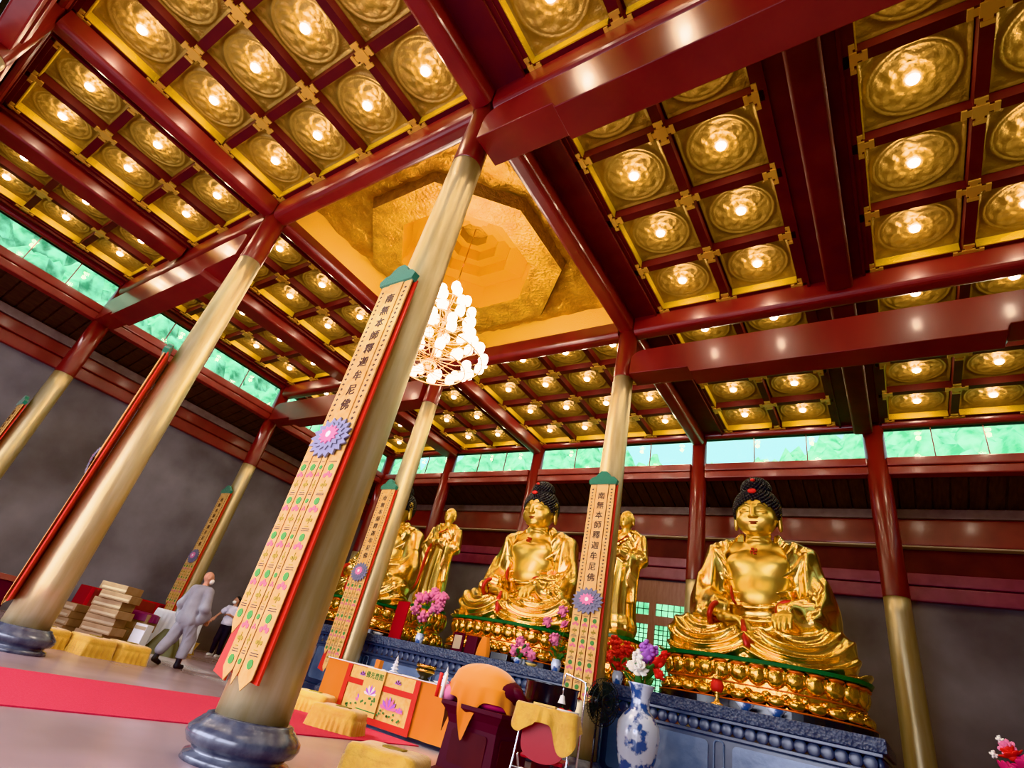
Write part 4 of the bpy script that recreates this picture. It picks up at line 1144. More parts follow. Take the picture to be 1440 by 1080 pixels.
mb = MB(); mb.ell((0, 0, .20), (.36, .28, .17), 0, 28, 18); mb.tube([(.20, -.1, .24), (.34, -.05, .22), (.40, .02, .15), (.34, .1, .10)], [.05, .06, .05, .03], 10); mb.build('body', M['maroon'], wf)
cl = draped('orange_cloth', M['orange'], .40, .32, .93, .42, None, (-4.14, 5.96, 0), .2, e=2.2, dome=.22, nf=13, corner=0, amp=.02, flare=.03, cut=lambda t: .40 + .95 * sum(math.exp(-((((t + 1.62 + k_ * PI / 2) + PI) % (2 * PI) - PI) / .26) ** 2) for k_ in range(4)))
tag(cl, 'orange cloth draped in a dome over the instrument on maroon stand', 'cloth')
ps = empty('pink_wrapped_bundle', (-4.46, 5.72, .70)); tag(ps, 'pink wrapped bundle at the left corner of the maroon stand', 'bundle')
MB().ell((0, 0, .07), (.10, .09, .09)).build('wrapping', M['pink'], ps)
MB().lathe([(.03, .14), (.015, .155), (.04, .18)], seg=10).build('knot', M['deep_pink'], ps)
for i, (m_, nm) in enumerate((('scarlet', 'red candle'), ('white', 'white candle'))):
    tag(MB().lathe([(.022, 0), (.022, .24), (.018, .25), (.0, .25)], seg=12).build(nm.replace(' ', '_'), M[m_], None, (-4.53 + .055 * i - .01, 5.60 + .02 * i, .70)), 'upright %s at left edge of maroon stand' % nm, 'candle')
# bronze bowl bell behind
bw = empty('singing_bowl', (-3.82, 7.0, .0)); tag(bw, 'large black bowl shaped bell standing behind the orange cloth', 'bell')
MB().lathe([(.0, .74), (.18, .74), (.30, .80), (.34, .92), (.34, 1.10), (.36, 1.12), (.33, 1.12), (.31, .95), (.0, .80)], seg=36).build('bowl', M['black'], bw)
MB().lathe([(.0, 0), (.30, 0), (.28, .05), (.12, .12), (.10, .60), (.26, .70), (.24, .745), (.0, .745)], seg=32).build('stand', M['maroon'], bw)
rf = empty('red_wooden_fish', (-4.92, 7.45, TT)); tag(rf, 'round red brown wooden fish on pink cushion at right end of table', 'drum')
MB().ell((0, 0, .17), (.17, .14, .13), 0, 24, 14).build('body', M['redplastic'], rf); MB().ell((0, 0, .035), (.17, .15, .045)).build('cushion', M['pink'], rf)
# white basin with red fruit
wb = empty('white_basin', (-3.32, 6.45, .0)); tag(wb, 'white round basin on a small stand right of maroon stand', 'basin')
MB().lathe([(.0, .78), (.10, .78), (.17, .86), (.175, .88), (.16, .87), (.09, .80), (.0, .80)], seg=30).build('basin', M['white'], wb)
MB().lathe([(.0, 0), (.16, 0), (.15, .03), (.03, .06), (.03, .74), (.12, .78), (.0, .78)], seg=24).build('pedestal', M['maroon'], wb)
for i, (a, b_) in enumerate(((.05, .03), (-.05, .02), (.0, -.055))):
    ap = empty('red_apple', (-3.32 + a, 6.45 + b_, .85)); tag(ap, 'red apple in the white basin, ' + ('on the right', 'on the left', 'at the front')[i], 'apple', 'apples in the basin')
    MB().ell((0, 0, 0), (.045, .045, .042)).build('fruit', M['scarlet'], ap); MB().tube([(0, 0, .035), (.005, 0, .065)], .003, 6).build('stem', M['bark'], ap)

# ================================================================== CHAIR WITH YELLOW CLOTH
ch = empty('folding_chair', (-2.93, 5.35, 0), .30); tag(ch, 'red vinyl folding chair with chrome frame seen from behind', 'chair')
MB().prism([(.215 * math.cos(2 * PI * i / 40) * (1 if True else 1), .60 + .19 * (abs(math.sin(2 * PI * i / 40)) ** .6) * (1 if i < 20 else -1)) for i in range(40)], -.02, .02, 'y').build('backrest', M['redplastic'], ch)
for s in (-1, 1):
    MB().tube([(s * .27, -.16, .0), (s * .255, -.04, .40), (s * .25, .0, .62), (s * .22, .01, .80), (s * .14, .015, .845), (0, .015, .85)], .0125, 8).build('back_leg', M['chrome'], ch)
    MB().tube([(s * .24, .42, .0), (s * .24, .20, .30), (s * .235, .03, .44)], .0125, 8).build('front_leg', M['chrome'], ch)
MB().bbox(-.21, .21, .02, .40, .42, .46, .02).build('seat', M['redplastic'], ch)
MB().tube([(-.25, -.06, .34), (0, -.065, .345), (.25, -.06, .34)], .011, 8).build('stretcher', M['chrome'], ch)
cl = draped('yellow_cloth', M['yellow'], .30, .11, .868, .30, None, (-2.93, 5.35, 0), .30, e=4, nf=9, corner=.0, amp=.016, flare=.03,
            cut=lambda t: .45 + .75 * (math.exp(-((((t + .55) + PI) % (2 * PI) - PI) / .35) ** 2) + .5 * math.exp(-((((t + 2.7) + PI) % (2 * PI) - PI) / .4) ** 2)))
tag(cl, 'golden yellow cloth draped over the top of the red chair', 'cloth')
tag(MB().bbox(-.13, .09, -.05, .06, 0, .018, .004).build('wooden_clapper', M['yellow_pale'], None, (-2.96, 5.38, .872), .3), 'flat pale wooden clapper lying on the yellow cloth', 'clapper')
# chrome hanger with small bell
hg = empty('bell_stand', (-2.83, 5.92, 0)); tag(hg, 'thin bent chrome stand carrying a hand bell', 'stand')
MB().tube([(0, 0, .02), (0, 0, 1.13), (-.01, 0, 1.17), (-.05, 0, 1.185), (-.24, -.02, 1.22), (-.25, -.02, 1.20), (-.25, -.02, 1.12)], .011, 8).build('pole', M['chrome'], hg)
MB().lathe([(.0, 0), (.15, 0), (.15, .015), (.02, .03), (.0, .03)], seg=28).build('foot', M['chrome'], hg)
hb_ = empty('hand_bell', (-3.08, 5.90, .93)); tag(hb_, 'small white metal hand bell hanging from the chrome stand', 'bell')
MB().lathe([(.045, 0), (.04, .01), (.028, .05), (.022, .075), (.0, .085)], seg=20).build('bell', M['white'], hb_); MB().tube([(0, 0, .08), (0, 0, .19)], .006, 6).build('handle', M['chrome'], hb_)

# ================================================================== FAN, VASES, FLOWERS
fn_ = empty('pedestal_fan', (-3.62, 8.15, 0), 1.15); tag(fn_, 'black pedestal fan seen nearly edge-on beside the tall vase', 'fan')
mb = MB()
for r in (.30, .24, .17, .10): mb.tube([(r * math.cos(2 * PI * i / 32), -.02 - .10 * (1 - (r / .30) ** 2), 1.08 + r * math.sin(2 * PI * i / 32)) for i in range(33)], .006, 6)
for i in range(40):
    a = 2 * PI * i / 40
    mb.tube([(.30 * math.cos(a) * s, -.02 - .10 * (1 - s * s), 1.08 + .30 * math.sin(a) * s) for s in (1, .75, .5, .2)], .0035, 4)
    mb.tube([(.30 * math.cos(a) * s, .02 + .09 * (1 - s * s), 1.08 + .30 * math.sin(a) * s) for s in (1, .75, .5, .2)], .0035, 4)
mb.build('grille', M['fan'], fn_)
for i in range(5):
    a = 2 * PI * i / 5; mb = MB(); mb.grid(lambda u, v: ((.05 + .21 * u) * math.cos(a + .9 * (v - .5) * (.5 + .5 * u)), .03 * (v - .5), 1.08 + (.05 + .21 * u) * math.sin(a + .9 * (v - .5) * (.5 + .5 * u))), 6, 4); mb.build('blade', M['fan'], fn_)
MB().lathe([(.0, -.01), (.07, 0), (.085, .08), (.06, .17), (.0, .18)], seg=20).build('motor', M['black'], fn_, (0, .02, 1.08), rot=(-PI / 2, 0, 0))
MB().tube([(0, .08, .03), (0, .08, 1.02)], .016, 10).build('pole', M['black'], fn_); MB().lathe([(0, 0), (.20, 0), (.20, .02), (.04, .05), (0, .05)], c=(0, .08, 0), seg=32).build('base', M['black'], fn_)
vprof = [(.0, 0), (.17, 0), (.175, .04), (.16, .10), (.20, .30), (.27, .55), (.305, .78), (.29, .92), (.22, 1.03), (.145, 1.10), (.13, 1.18), (.14, 1.30), (.18, 1.40), (.20, 1.43), (.18, 1.43), (.12, 1.30), (.0, 1.28)]
vm = MB().lathe(vprof, seg=48).mesh('floor_vase', M['porcelain'])
for x, lb in ((-3.24, 'tall blue and white floor vase in front of the altar, right of fan'), (-11.05, 'tall blue and white floor vase before the altar, glimpsed behind nearest column')):
    tag(link('floor_vase', vm, None, (x, 8.62, 0)), lb, 'vase', 'floor vases')
def bloom_mesh(kind, m):
    mb = MB()
    if kind == 'peony':
        for ring_, n, r, tilt in ((0, 7, .062, .35), (1, 6, .046, .9), (2, 5, .028, 1.35)):
            for i in range(n):
                a = 2 * PI * i / n + ring_ * .5; rot = Matrix.Rotation(a, 3, 'Z') @ Matrix.Rotation(-tilt, 3, 'Y')
                mb.ell(tuple(rot @ Vector((r, 0, 0)) + Vector((0, 0, .01 * ring_))), (.05, .038, .010), 0, 8, 6, rot)
    else:   # spray of small blossoms
        for i in range(26):
            p = Vector((RNG.randn(), RNG.randn(), RNG.randn())) * .055; p = p * min(1, .085 / max(p.length, 1e-6))
            mb.ell(tuple(p), (.028, .028, .022), 0, 7, 5)
    mb.ell((0, 0, 0), (.07, .07, .06) if kind == 'spray' else (.04, .04, .03), 0, 8, 6)
    return mb.mesh('bloom', m)
BM = {(k_, c_): bloom_mesh(k_, M[c_]) for k_, c_ in (('peony', 'white'), ('peony', 'violet'), ('peony', 'scarlet'), ('peony', 'pink'), ('peony', 'deep_pink'), ('spray', 'pink'), ('spray', 'scarlet'), ('spray', 'white'), ('spray', 'violet'))}
def bouquet(name, loc, blooms, label, cat='flowers', stem_to=(0, 0, -.1), nleaf=12, spread=.2, group=None, leafr=.08):
    b = empty(name, loc); tag(b, label, cat, group)
    mb = MB()
    for (kx, kc, x, y, z, s) in blooms:
        o = link('bloom', BM[(kx, kc)], b, (x, y, z)); o.scale = (s, s, s); o.rotation_euler = (.9 * RNG.rand() + .3, .6 * (RNG.rand() - .5), 2 * PI * RNG.rand())
        mb.tube([stem_to, (x * .5, y * .5, z * .6 + stem_to[2] * .4), (x, y, z - .01)], .006, 5)
    mb.build('stems', M['leaf'], b)
    lf = MB()
    for i in range(nleaf):
        a = 2 * PI * RNG.rand(); r = spread * (.4 + .6 * RNG.rand()); z = RNG.rand() * spread * 1.1
        rot = Matrix.Rotation(a, 3, 'Z') @ Matrix.Rotation(-.3 - .7 * RNG.rand(), 3, 'Y')
        lf.ell((r * math.cos(a), r * math.sin(a), z), (leafr, leafr * .45, .008), 0, 8, 5, rot)
    lf.build('leaves', M['leaf'], b)
    return b
bouquet('vase_bouquet', (-3.24, 8.62, 1.43), [('peony', 'white', -.02, -.16, .16, 1.6), ('spray', 'white', -.06, -.05, .36, 1.3), ('spray', 'violet', .07, -.02, .48, 1.4), ('peony', 'violet', .12, -.08, .36, 1.2), ('peony', 'scarlet', .27, -.02, .30, 1.2), ('peony', 'scarlet', .24, -.05, .14, 1.1), ('peony', 'scarlet', .33, .0, .42, .9), ('peony', 'deep_pink', .18, .1, .26, 1.2), ('peony', 'white', -.18, 0, .22, .8)],
        'mixed white, violet and red bouquet in the tall vase right of fan', nleaf=22, spread=.24, leafr=.12)
bouquet('vase_bouquet', (-11.05, 8.62, 1.43), [('spray', 'scarlet', 0, -.1, .2, 1.4), ('peony', 'pink', .15, -.1, .3, 1.4), ('peony', 'deep_pink', .2, 0, .45, 1.2), ('spray', 'violet', -.1, 0, .35, 1.2), ('peony', 'white', .05, -.1, .05, 1.2)],
        'pink and red bouquet in the vase glimpsed behind nearest column', nleaf=18, spread=.24, leafr=.12)
def pot(x, y, z, label, m='porcelain', r=.10, h=.20):
    return tag(MB().lathe([(0, 0), (r * .7, 0), (r * .75, .02), (r, h * .6), (r * .8, h), (r * .9, h + .01), (r * .7, h), (0, h * .9)], seg=28).build('flower_pot', M[m], None, (x, y, z)), label, 'pot', 'flower pots on the altar')
pot(-8.80, 9.80, AH, 'porcelain pot with pink blossom left of central throne')
bl = [('spray', 'pink', .35 * math.cos(a) * s, -.02 + .12 * math.sin(a), .28 + .36 * s * (1 + .7 * math.sin(a)), 1.35) for a, s in ((-2.6, .9), (-1.2, .5), (.0, .9), (.5, 1.1), (1.1, .9), (1.6, 1.), (2.2, .9), (2.8, 1.0), (.8, .5))]
bouquet('pink_blossom', (-8.80, 9.80, AH + .20), bl, 'spreading pink artificial blossom left of central throne', nleaf=8)
pot(-5.34, 9.80, AH, 'porcelain pot with pink blossom right of central throne')
bouquet('pink_blossom', (-5.34, 9.80, AH + .20), [('spray', 'pink', .0, -.05, .85, 1.1), ('spray', 'pink', -.10, 0, .35, 1.2), ('peony', 'pink', .1, -.05, .60, 1.0), ('spray', 'pink', -.3, -.05, .62, 1.0)], 'tall pink blossom right of central throne, beside the column', nleaf=14)
pot(-6.15, 9.76, AH, 'low pot with pink flowers before the central throne', r=.09, h=.10)
bouquet('low_pink_flowers', (-6.15, 9.76, AH + .10), [('spray', 'pink', -.12, 0, .14, 1.2), ('spray', 'pink', .12, 0, .18, 1.2), ('spray', 'pink', .0, -.03, .30, 1.0), ('peony', 'pink', .25, 0, .08, 1.1)], 'low pink flowers in front of the central throne', nleaf=10)
pot(-4.12, 9.80, AH, 'pot with scarlet flowers right of the altar column')
bouquet('scarlet_flowers', (-4.12, 9.80, AH + .20), [('spray', 'scarlet', x_, 0, z_, 1.3) for x_, z_ in ((-.12, .45), (.0, .3), (-.05, .12), (.12, .38), (.1, .15), (-.16, .2))], 'tall scarlet flowers on altar right of the banner column', nleaf=10)
pot(-11.2, 9.8, AH, 'pot with dark red flowers on the left part of altar')
bouquet('dark_red_flowers', (-11.2, 9.8, AH + .2), [('spray', 'scarlet', x_, 0, z_, 1.3) for x_, z_ in ((-.12, .45), (.0, .3), (.12, .38))], 'dark red flowers on the left part of altar', nleaf=10)
# bouquet on a plant stand at lower right
pl = empty('plant_stand', (1.02, 9.0, 0)); tag(pl, 'tall white plant stand at the right edge', 'stand')
MB().lathe([(0, 0), (.16, 0), (.14, .04), (.04, .08), (.035, .95), (.12, 1.02), (.12, 1.04), (0, 1.04)], seg=24).build('pedestal', M['whitecloth'], pl)
tag(MB().lathe([(0, 0), (.08, 0), (.10, .12), (.085, .16), (.10, .18), (0, .15)], seg=24).build('flower_pot', M['porcelain'], None, (1.02, 9.0, 1.04)), 'porcelain pot under the bouquet at bottom right', 'pot')
bouquet('red_white_bouquet', (1.0, 9.0, 1.20), [('peony', 'deep_pink', .0, -.1, .16, 1.5), ('peony', 'deep_pink', -.20, -.05, .10, 1.2), ('peony', 'scarlet', -.12, -.05, .26, 1.2), ('peony', 'pink', -.14, 0, .34, .9), ('peony', 'pink', .10, -.02, .30, .9), ('spray', 'violet', .02, 0, .26, .8), ('peony', 'deep_pink', .22, 0, .08, 1.3), ('spray', 'white', -.20, 0, .42, .4), ('spray', 'white', .08, 0, .43, .4), ('spray', 'white', -.28, 0, .26, .4), ('peony', 'pink', .25, 0, .2, 1.0)],
        'crimson and white bouquet at the bottom right corner', nleaf=20, spread=.18)

# ================================================================== SMALL THINGS ON THE ALTAR
rl = empty('altar_lamp', (-2.46, 9.78, AH)); tag(rl, 'small gilt altar lamp with red glass before the right Buddha', 'lamp')
MB().lathe([(0, 0), (.10, 0), (.10, .015), (.04, .05), (.025, .10), (.05, .13), (.02, .16), (.08, .18), (0, .18)], seg=24).build('foot', M['brass'], rl)
MB().lathe([(.07, .18), (.095, .24), (.095, .30), (.07, .36)], seg=24).build('glass', M['scarlet'], rl)
MB().lathe([(.09, .36), (.05, .40), (.03, .45), (.04, .48), (0, .55)], seg=24).build('cap', M['brass'], rl)
pf = empty('framed_icon', (-7.66, 9.70, AH), -.2); tag(pf, 'small maroon framed icon leaning before the central throne', 'icon')
MB().bbox(-.17, .17, 0, .04, 0, .36, .01).build('frame', M['maroon'], pf); MB().bbox(-.12, .12, -.008, 0, .05, .31, .003).build('picture', M['paper'], pf)
tag(MB().bbox(-.14, .14, -.08, .08, 0, .34, .02).build('wine_red_box', M['maroon'], None, (-7.28, 9.74, AH)), 'wine red box between framed icon and orange bag', 'box')
og = MB(); og.grid(lambda u, v: (.16 * math.cos(2 * PI * u) * (1 - .5 * v ** 2) * (1 + .06 * math.sin(10 * PI * u)), .09 * math.sin(2 * PI * u) * (1 - .5 * v ** 2), .36 * v), 40, 8); tag(og.build('orange_bag', M['orange'], None, (-6.98, 9.72, AH)), 'orange cloth bag on the altar before central throne', 'bag')
for x, lb in ((-6.72 + .05, 'black offering tray beside the orange bag'),):
    tag(MB().bbox(-.2, .2, -.08, .08, 0, .13, .01).build('offering_tray', M['black'], None, (x + .12, 9.74 + .0, AH)), lb, 'tray')
for x, lb, m_ in ((-2.05, 'dark blue porcelain bowl at the foot of right throne', 'porcelain'), (-1.62, 'second blue porcelain bowl along the right throne', 'porcelain')):
    tag(MB().lathe([(0, 0), (.06, 0), (.07, .03), (.14, .10), (.13, .10), (.05, .04), (0, .04)], seg=28).build('offering_bowl', M[m_], None, (x, 9.76, AH)), lb, 'bowl', 'offering bowls')
tag(MB().bbox(-.24, .24, -.02, .02, 0, .80, .01).build('red_tablet', M['redplastic'], None, (-9.48, 9.72, AH), -.25), 'upright red tablet on altar right of left throne', 'tablet')
tag(MB().lathe([(0, 0), (.08, 0), (.13, .05), (.12, .05), (0, .01)], seg=24).build('white_dish', M['white'], None, (-9.95, 9.66, AH)), 'small white dish beside the red tablet', 'dish')
tag(MB().lathe([(0, 0), (.06, 0), (.12, .05), (.11, .05), (0, .01)], seg=24).build('yellow_dish', M['yellow_pale'], None, (-5.78, 9.66, AH)), 'small yellow dish near the column foot on altar', 'dish')

# ================================================================== LEFT SIDE OF THE HALL
bi = 0
bname = ['bottom', 'second', 'third', 'fourth', 'fifth', 'sixth', 'topmost']
z = 0.
for i in range(7):
    h = .17 - .005 * (i % 2)
    b = MB().bbox(-.36 + .02 * (i % 3), .36 - .03 * ((i + 1) % 2), -.26, .26, 0, h - .004, .012); o = empty('wrapped_bundle', (-14.6 + .10 * (i % 2), 6.0, z), .6 + .12 * (i % 3 - 1))
    tag(o, 'brown wrapped bundle, %s in the tall stack behind left column' % bname[i], 'bundle', 'wrapped bundles in the tall stack')
    b.build('wrapping', M['card'], o); MB().bbox(-.30, .34, -.268, -.255, .03, h * .45, .004).build('paper_edge', M['paper'], o); z += h
z = 0.
for i in range(4):
    h = .15; o = empty('wrapped_bundle', (-15.5, 5.5 + .04 * (i % 2), z), .5); tag(o, 'brown wrapped bundle, %s in the low stack behind left column' % bname[i], 'bundle', 'wrapped bundles in the low stack')
    MB().bbox(-.34, .34, -.24, .24, 0, h - .004, .012).build('wrapping', M['card'], o); MB().bbox(-.30, .3, -.252, -.235, .03, .08, .004).build('paper_edge', M['paper'], o); z += h
z = 0.
for i in range(2):
    o = empty('cardboard_box', (-15.0, 6.80 + .03 * i, z), .55 + .1 * i); h = .36
    tag(o, 'brown cardboard box, %s of the pair beside the bundle stack' % ('lower', 'upper')[i], 'box', 'cardboard boxes')
    MB().bbox(-.36, .36, -.24, .24, 0, h - .004, .012).build('carton', M['card'], o)
    for dx2 in (-.15, .1): MB().box(dx2 - .02, dx2 + .02, -.245, -.24, .05, h - .05).build('strap', M['paper'], o)
    z += h
cl = draped('purple_cloth', M['violet'] if False else mat('purple_satin', (.20, .02, .09), .45), .36, .24, .722, .16, None, (-15.0, 6.83, 0), .65, e=6, nf=10, amp=.015, flare=.02, dome=.03)
tag(cl, 'crumpled purple red cloth lying over the cardboard boxes', 'cloth')
o = empty('white_book_box', (-14.25, 6.70, 0), .5); tag(o, 'upright white box leaning beside the cardboard boxes', 'box'); MB().bbox(-.15, .15, -.12, .12, 0, .52, .012).build('box_body', M['whitecloth'], o); MB().bbox(-.14, .14, -.125, -.118, .40, .47, .003).build('label_band', M['paper'], o)
mb = MB(); mb.grid(lambda u, v: ((.42 - .26 * v ** 1.3) * math.cos(2 * PI * u) * (1 + .05 * math.sin(22 * PI * u)), (.34 - .2 * v) * math.sin(2 * PI * u) * (1 + .05 * math.sin(18 * PI * u)), .52 * v), 90, 10); mb.grid(lambda u, v: (.16 * v * math.cos(2 * PI * u), .14 * v * math.sin(2 * PI * u), .52 + .02 * (1 - v)), 40, 3)
tag(mb.build('olive_heap', M['olive'], None, (-14.1, 7.25, 0), .4), 'heap of dark olive cloth spreading on the floor beside monk', 'cloth heap')
sd = empty('side_table', (-15.3, 7.9, 0), .35); tag(sd, 'side table behind the monk, hidden under its white cover', 'table')
MB().bbox(-.50, .50, -.32, .32, .86, .90, .01).build('tabletop', M['wood'], sd)
for sx in (-.42, .42):
    for sy in (-.25, .25): MB().bbox(sx - .03, sx + .03, sy - .03, sy + .03, 0, .86, .005).build('leg', M['wood'], sd)
cl = draped('white_cover', M['whitecloth'], .53, .35, .906, .82, None, (-15.3, 7.9, 0), .35, e=7, nf=16, amp=.03, flare=.05); tag(cl, 'white cover hanging to the floor over the side table', 'cloth')
rs = empty('red_cabinet', (-18.5, 8.6, 0), .0); tag(rs, 'low red cabinet along the left wall behind the boxes', 'cabinet')
MB().bbox(-.4, .4, -1.9, .9, .06, 1.02, .02).build('carcass', M['redplastic'], rs); MB().bbox(-.38, .38, -1.85, .85, 0, .06, .01).build('plinth', M['red_dark'], rs)
for i in range(3): MB().bbox(.40, .415, -1.8 + .9 * i, -.98 + .9 * i, .12, .98, .005).build('door', M['red_bright'], rs)
db = empty('donation_box', (-14.9, 3.55, 0), .2); tag(db, 'dark red donation box with pale top at the far left edge', 'box')
MB().bbox(-.45, .45, -.55, .45, .08, .74, .02).build('body', M['maroon'], db); MB().prism([(-.5, .74), (.5, .74), (.46, .84), (-.46, .84)], -.58, .50, 'y').build('lid', M['red_bright'], db)
for s in (-1, 1): MB().bbox(s * .40 - .05, s * .40 + .05, -.5, .4, 0, .09, .01).build('foot', M['maroon'], db)
gb = empty('golden_stool', (-16.2, 9.0, 0)); tag(gb, 'small golden round stool at the wall behind the monk', 'stool'); MB().lathe([(0, 0), (.2, 0), (.14, .1), (.2, .28), (.22, .30), (0, .31)], seg=28).build('seat', M['yellow'], gb)

# ================================================================== PEOPLE
def implicit_multi(name, items, m):
    Ps, Qs = [], []; off = 0
    for fn, lo, hi, h in items:
        P, Q = nets(fn, lo, hi, h); Ps.append(P); Qs.append(Q + off); off += len(P)
    P = np.concatenate(Ps); Q = np.concatenate(Qs); me = bpy.data.meshes.new(name)
    me.from_pydata([tuple(p) for p in P.tolist()], [], Q.tolist()); me.polygons.foreach_set('use_smooth', np.ones(len(Q), bool)); me.materials.append(m)
    bm = bmesh.new(); bm.from_mesh(me); bmesh.ops.smooth_vert(bm, verts=bm.verts[:], factor=.5, use_axis_x=True, use_axis_y=True, use_axis_z=True); bm.to_mesh(me); bm.free(); me.update(); return me
def person_head(cx, cy, cz, yaw=0., tilt=0.):
    def f(X, Y, Z):
        x = X - cx; y = Y - cy; c, s = math.cos(-yaw), math.sin(-yaw); x, y = c * x - s * y, s * x + c * y; z = Z - cz
        v = field(x, y, z, [('e', (0, .01, .02), (.076, .095, .10)), ('e', (0, -.02, -.045), (.058, .07, .065)), ('e', (0, -.075, -.095), (.025, .02, .018))], .03)
        v = smin(v, field(x, y, z, [('c', (0, -.093, .012), (0, -.112, -.022), .008, .013)], .01), .012); ax = np.abs(x)
        v = smin(v, f_cap(ax, y, z, (.012, -.092, .024), (.05, -.078, .028), .006), .01)
        v = np.maximum(v, -f_ell(ax, y, z, (.032, -.097, .008), (.018, .012, .007)))
        v = smin(v, f_ell(ax, y, z, (.031, -.084, .008), (.015, .012, .009)), .006)
        v = smin(v, f_ell(x, y, z, (0, -.088, -.052), (.026, .012, .009)), .006)
        v = smin(v, f_ell(ax, y, z, (.078, .012, .0), (.012, .024, .034)), .01)
        return v
    return f
def small_hand(p, yaw, pitch, side):
    H = hand(side, p, yaw, pitch, .40)
    return lambda X, Y, Z: hand_field(X, Y, Z, H, .40)
# walking monk (front = -Y locally)
def mk_body(X, Y, Z):
    v = field(X, Y, Z, [('c', (0, .0, 1.40), (0, -.02, 1.54), .055, .05), ('e', (0, 0, 1.20), (.17, .11, .26)), ('e', (0, 0, .95), (.15, .11, .14)),
                        ('c', (.10, 0, .88), (.12, -.12, .50), .085, .058), ('c', (.12, -.12, .50), (.125, -.12, .10), .055, .038), ('c', (-.10, 0, .88), (-.12, .06, .49), .085, .058), ('c', (-.12, .06, .49), (-.125, .22, .14), .055, .038)], .04)
    for s in (-1, 1):
        v = smin(v, field(X, Y, Z, [('c', (s * .17, 0, 1.37), (s * .27, .04, 1.08), .05, .042), ('c', (s * .27, .04, 1.08), (s * .23, -.16, .92), .04, .028)], .03), .03)
    return smin(v, person_head(0, -.02, 1.62, .5)(X, Y, Z), .02)
monk = empty('person', (-11.45, 6.10, 0), math.radians(202)); monk.scale = (-1, 1, 1); tag(monk, 'shaven monk in loose grey robe and trousers walking away, seen from behind', 'person')
link('body', implicit_multi('body', [(mk_body, (-.4, -.35, .06), (.4, .4, 1.78), .0085), (small_hand((.225, -.19, .90), -PI / 2, .5, 1), (.12, -.34, .76), (.34, -.10, 1.0), .005), (small_hand((-.225, -.19, .90), -PI / 2, .5, -1), (-.34, -.34, .76), (-.12, -.10, 1.0), .005)], M['skin']), monk)
def mk_jacket(X, Y, Z):
    v = field(X, Y, Z, [('c', (0, .0, 1.30), (0, 0, .92), .165, .19), ('c', (-.16, .0, 1.38), (.16, .0, 1.38), .085), ('e', (0, .0, .82), (.235, .175, .16))], .06)
    for s in (-1, 1):
        v = smin(v, field(X, Y, Z, [('c', (s * .19, 0, 1.35), (s * .28, .03, 1.08), .08, .09), ('c', (s * .28, .03, 1.07), (s * .24, -.13, .95), .09, .085), ('e', (s * .26, -.03, .92), (.065, .11, .12))], .04), .04)
    th = np.arctan2(Y, X); v = v - .012 * S_fold(th * 6 + Z * 3, 1.5) * np.clip((1.35 - Z) * 3, 0, 1)
    return np.maximum(v, np.maximum(Z - 1.475, .72 - Z + .02 * np.sin(5 * np.arctan2(Y, X))))
mkm = lambda X, Y, Z: (lambda x, y, z: np.maximum(f_ell(x, y, z, (0, -.055, -.05), (.075, .072, .058)), y + .02))((X) * math.cos(.5) + (Y + .02) * math.sin(.5), -(X) * math.sin(.5) + (Y + .02) * math.cos(.5), Z - 1.62)
link('face_mask', implicit('face_mask', mkm, (-.14, -.18, 1.48), (.14, .10, 1.66), .007, M['white'], 1), monk)
link('jacket', implicit('jacket', mk_jacket, (-.46, -.34, .6), (.46, .34, 1.52), .010, M['monk'], 1), monk)
def mk_trou(X, Y, Z):
    v = field(X, Y, Z, [('e', (0, 0, .80), (.20, .16, .16)), ('c', (.10, 0, .76), (.12, -.12, .50), .115, .11), ('c', (.12, -.12, .50), (.125, -.10, .20), .11, .095), ('c', (-.10, 0, .76), (-.12, .06, .48), .115, .11), ('c', (-.12, .06, .48), (-.125, .20, .25), .11, .09)], .02)
    v = v - .010 * S_fold(np.arctan2(Y, X - .11 * np.sign(X)) * 7 + Z * 14, 1.5)
    return np.maximum(v, .17 - Z)
link('trousers', implicit('trousers', mk_trou, (-.32, -.3, .1), (.32, .36, 1.0), .011, M['monk'], 1), monk)
def shoe(x, y, z, rz=0, m='shoe', parent=None, pitch=0.):
    f = lambda X, Y, Z: np.maximum(field(X, Y, Z, [('c', (0, .05, .045), (0, -.10, .035), .045, .042), ('c', (0, .05, .05), (0, .05, .16), .045, .05)], .03), -Z)
    o = link('shoe', implicit('shoe', f, (-.08, -.18, -.01), (.08, .13, .24), .008, M[m], 1), parent, (x, y, z), rz); o.rotation_euler = (pitch, 0, rz); return o
shoe(.125, -.14, 0, 0, 'shoe', monk); shoe(-.125, .20, .03, 0, 'shoe', monk, .25)
# man in white t-shirt
def wg_body(X, Y, Z):
    v = field(X, Y, Z, [('c', (0, .01, 1.38), (0, -.01, 1.52), .055, .05), ('e', (0, 0, 1.18), (.165, .10, .26)), ('e', (0, 0, .93), (.15, .10, .14)),
                        ('c', (.09, 0, .86), (.10, -.02, .48), .085, .056), ('c', (.10, -.02, .48), (.11, .02, .09), .054, .036), ('c', (-.09, 0, .86), (-.11, -.02, .48), .085, .056), ('c', (-.11, -.02, .48), (-.13, .02, .09), .054, .036)], .04)
    v = smin(v, field(X, Y, Z, [('c', (.18, 0, 1.36), (.26, .02, 1.10), .05, .04), ('c', (.26, .02, 1.10), (.08, -.17, 1.16), .04, .027)], .03), .03)
    v = smin(v, field(X, Y, Z, [('c', (-.18, 0, 1.36), (-.34, -.02, 1.20), .05, .04), ('c', (-.34, -.02, 1.20), (-.40, -.16, 1.02), .038, .027)], .03), .03)
    return smin(v, person_head(0, -.02, 1.60, -.45)(X, Y, Z), .02)
wg = empty('person', (-17.15, 10.35, 0), math.radians(25)); tag(wg, 'dark haired man in white t-shirt, mask and black trousers by the wall', 'person')
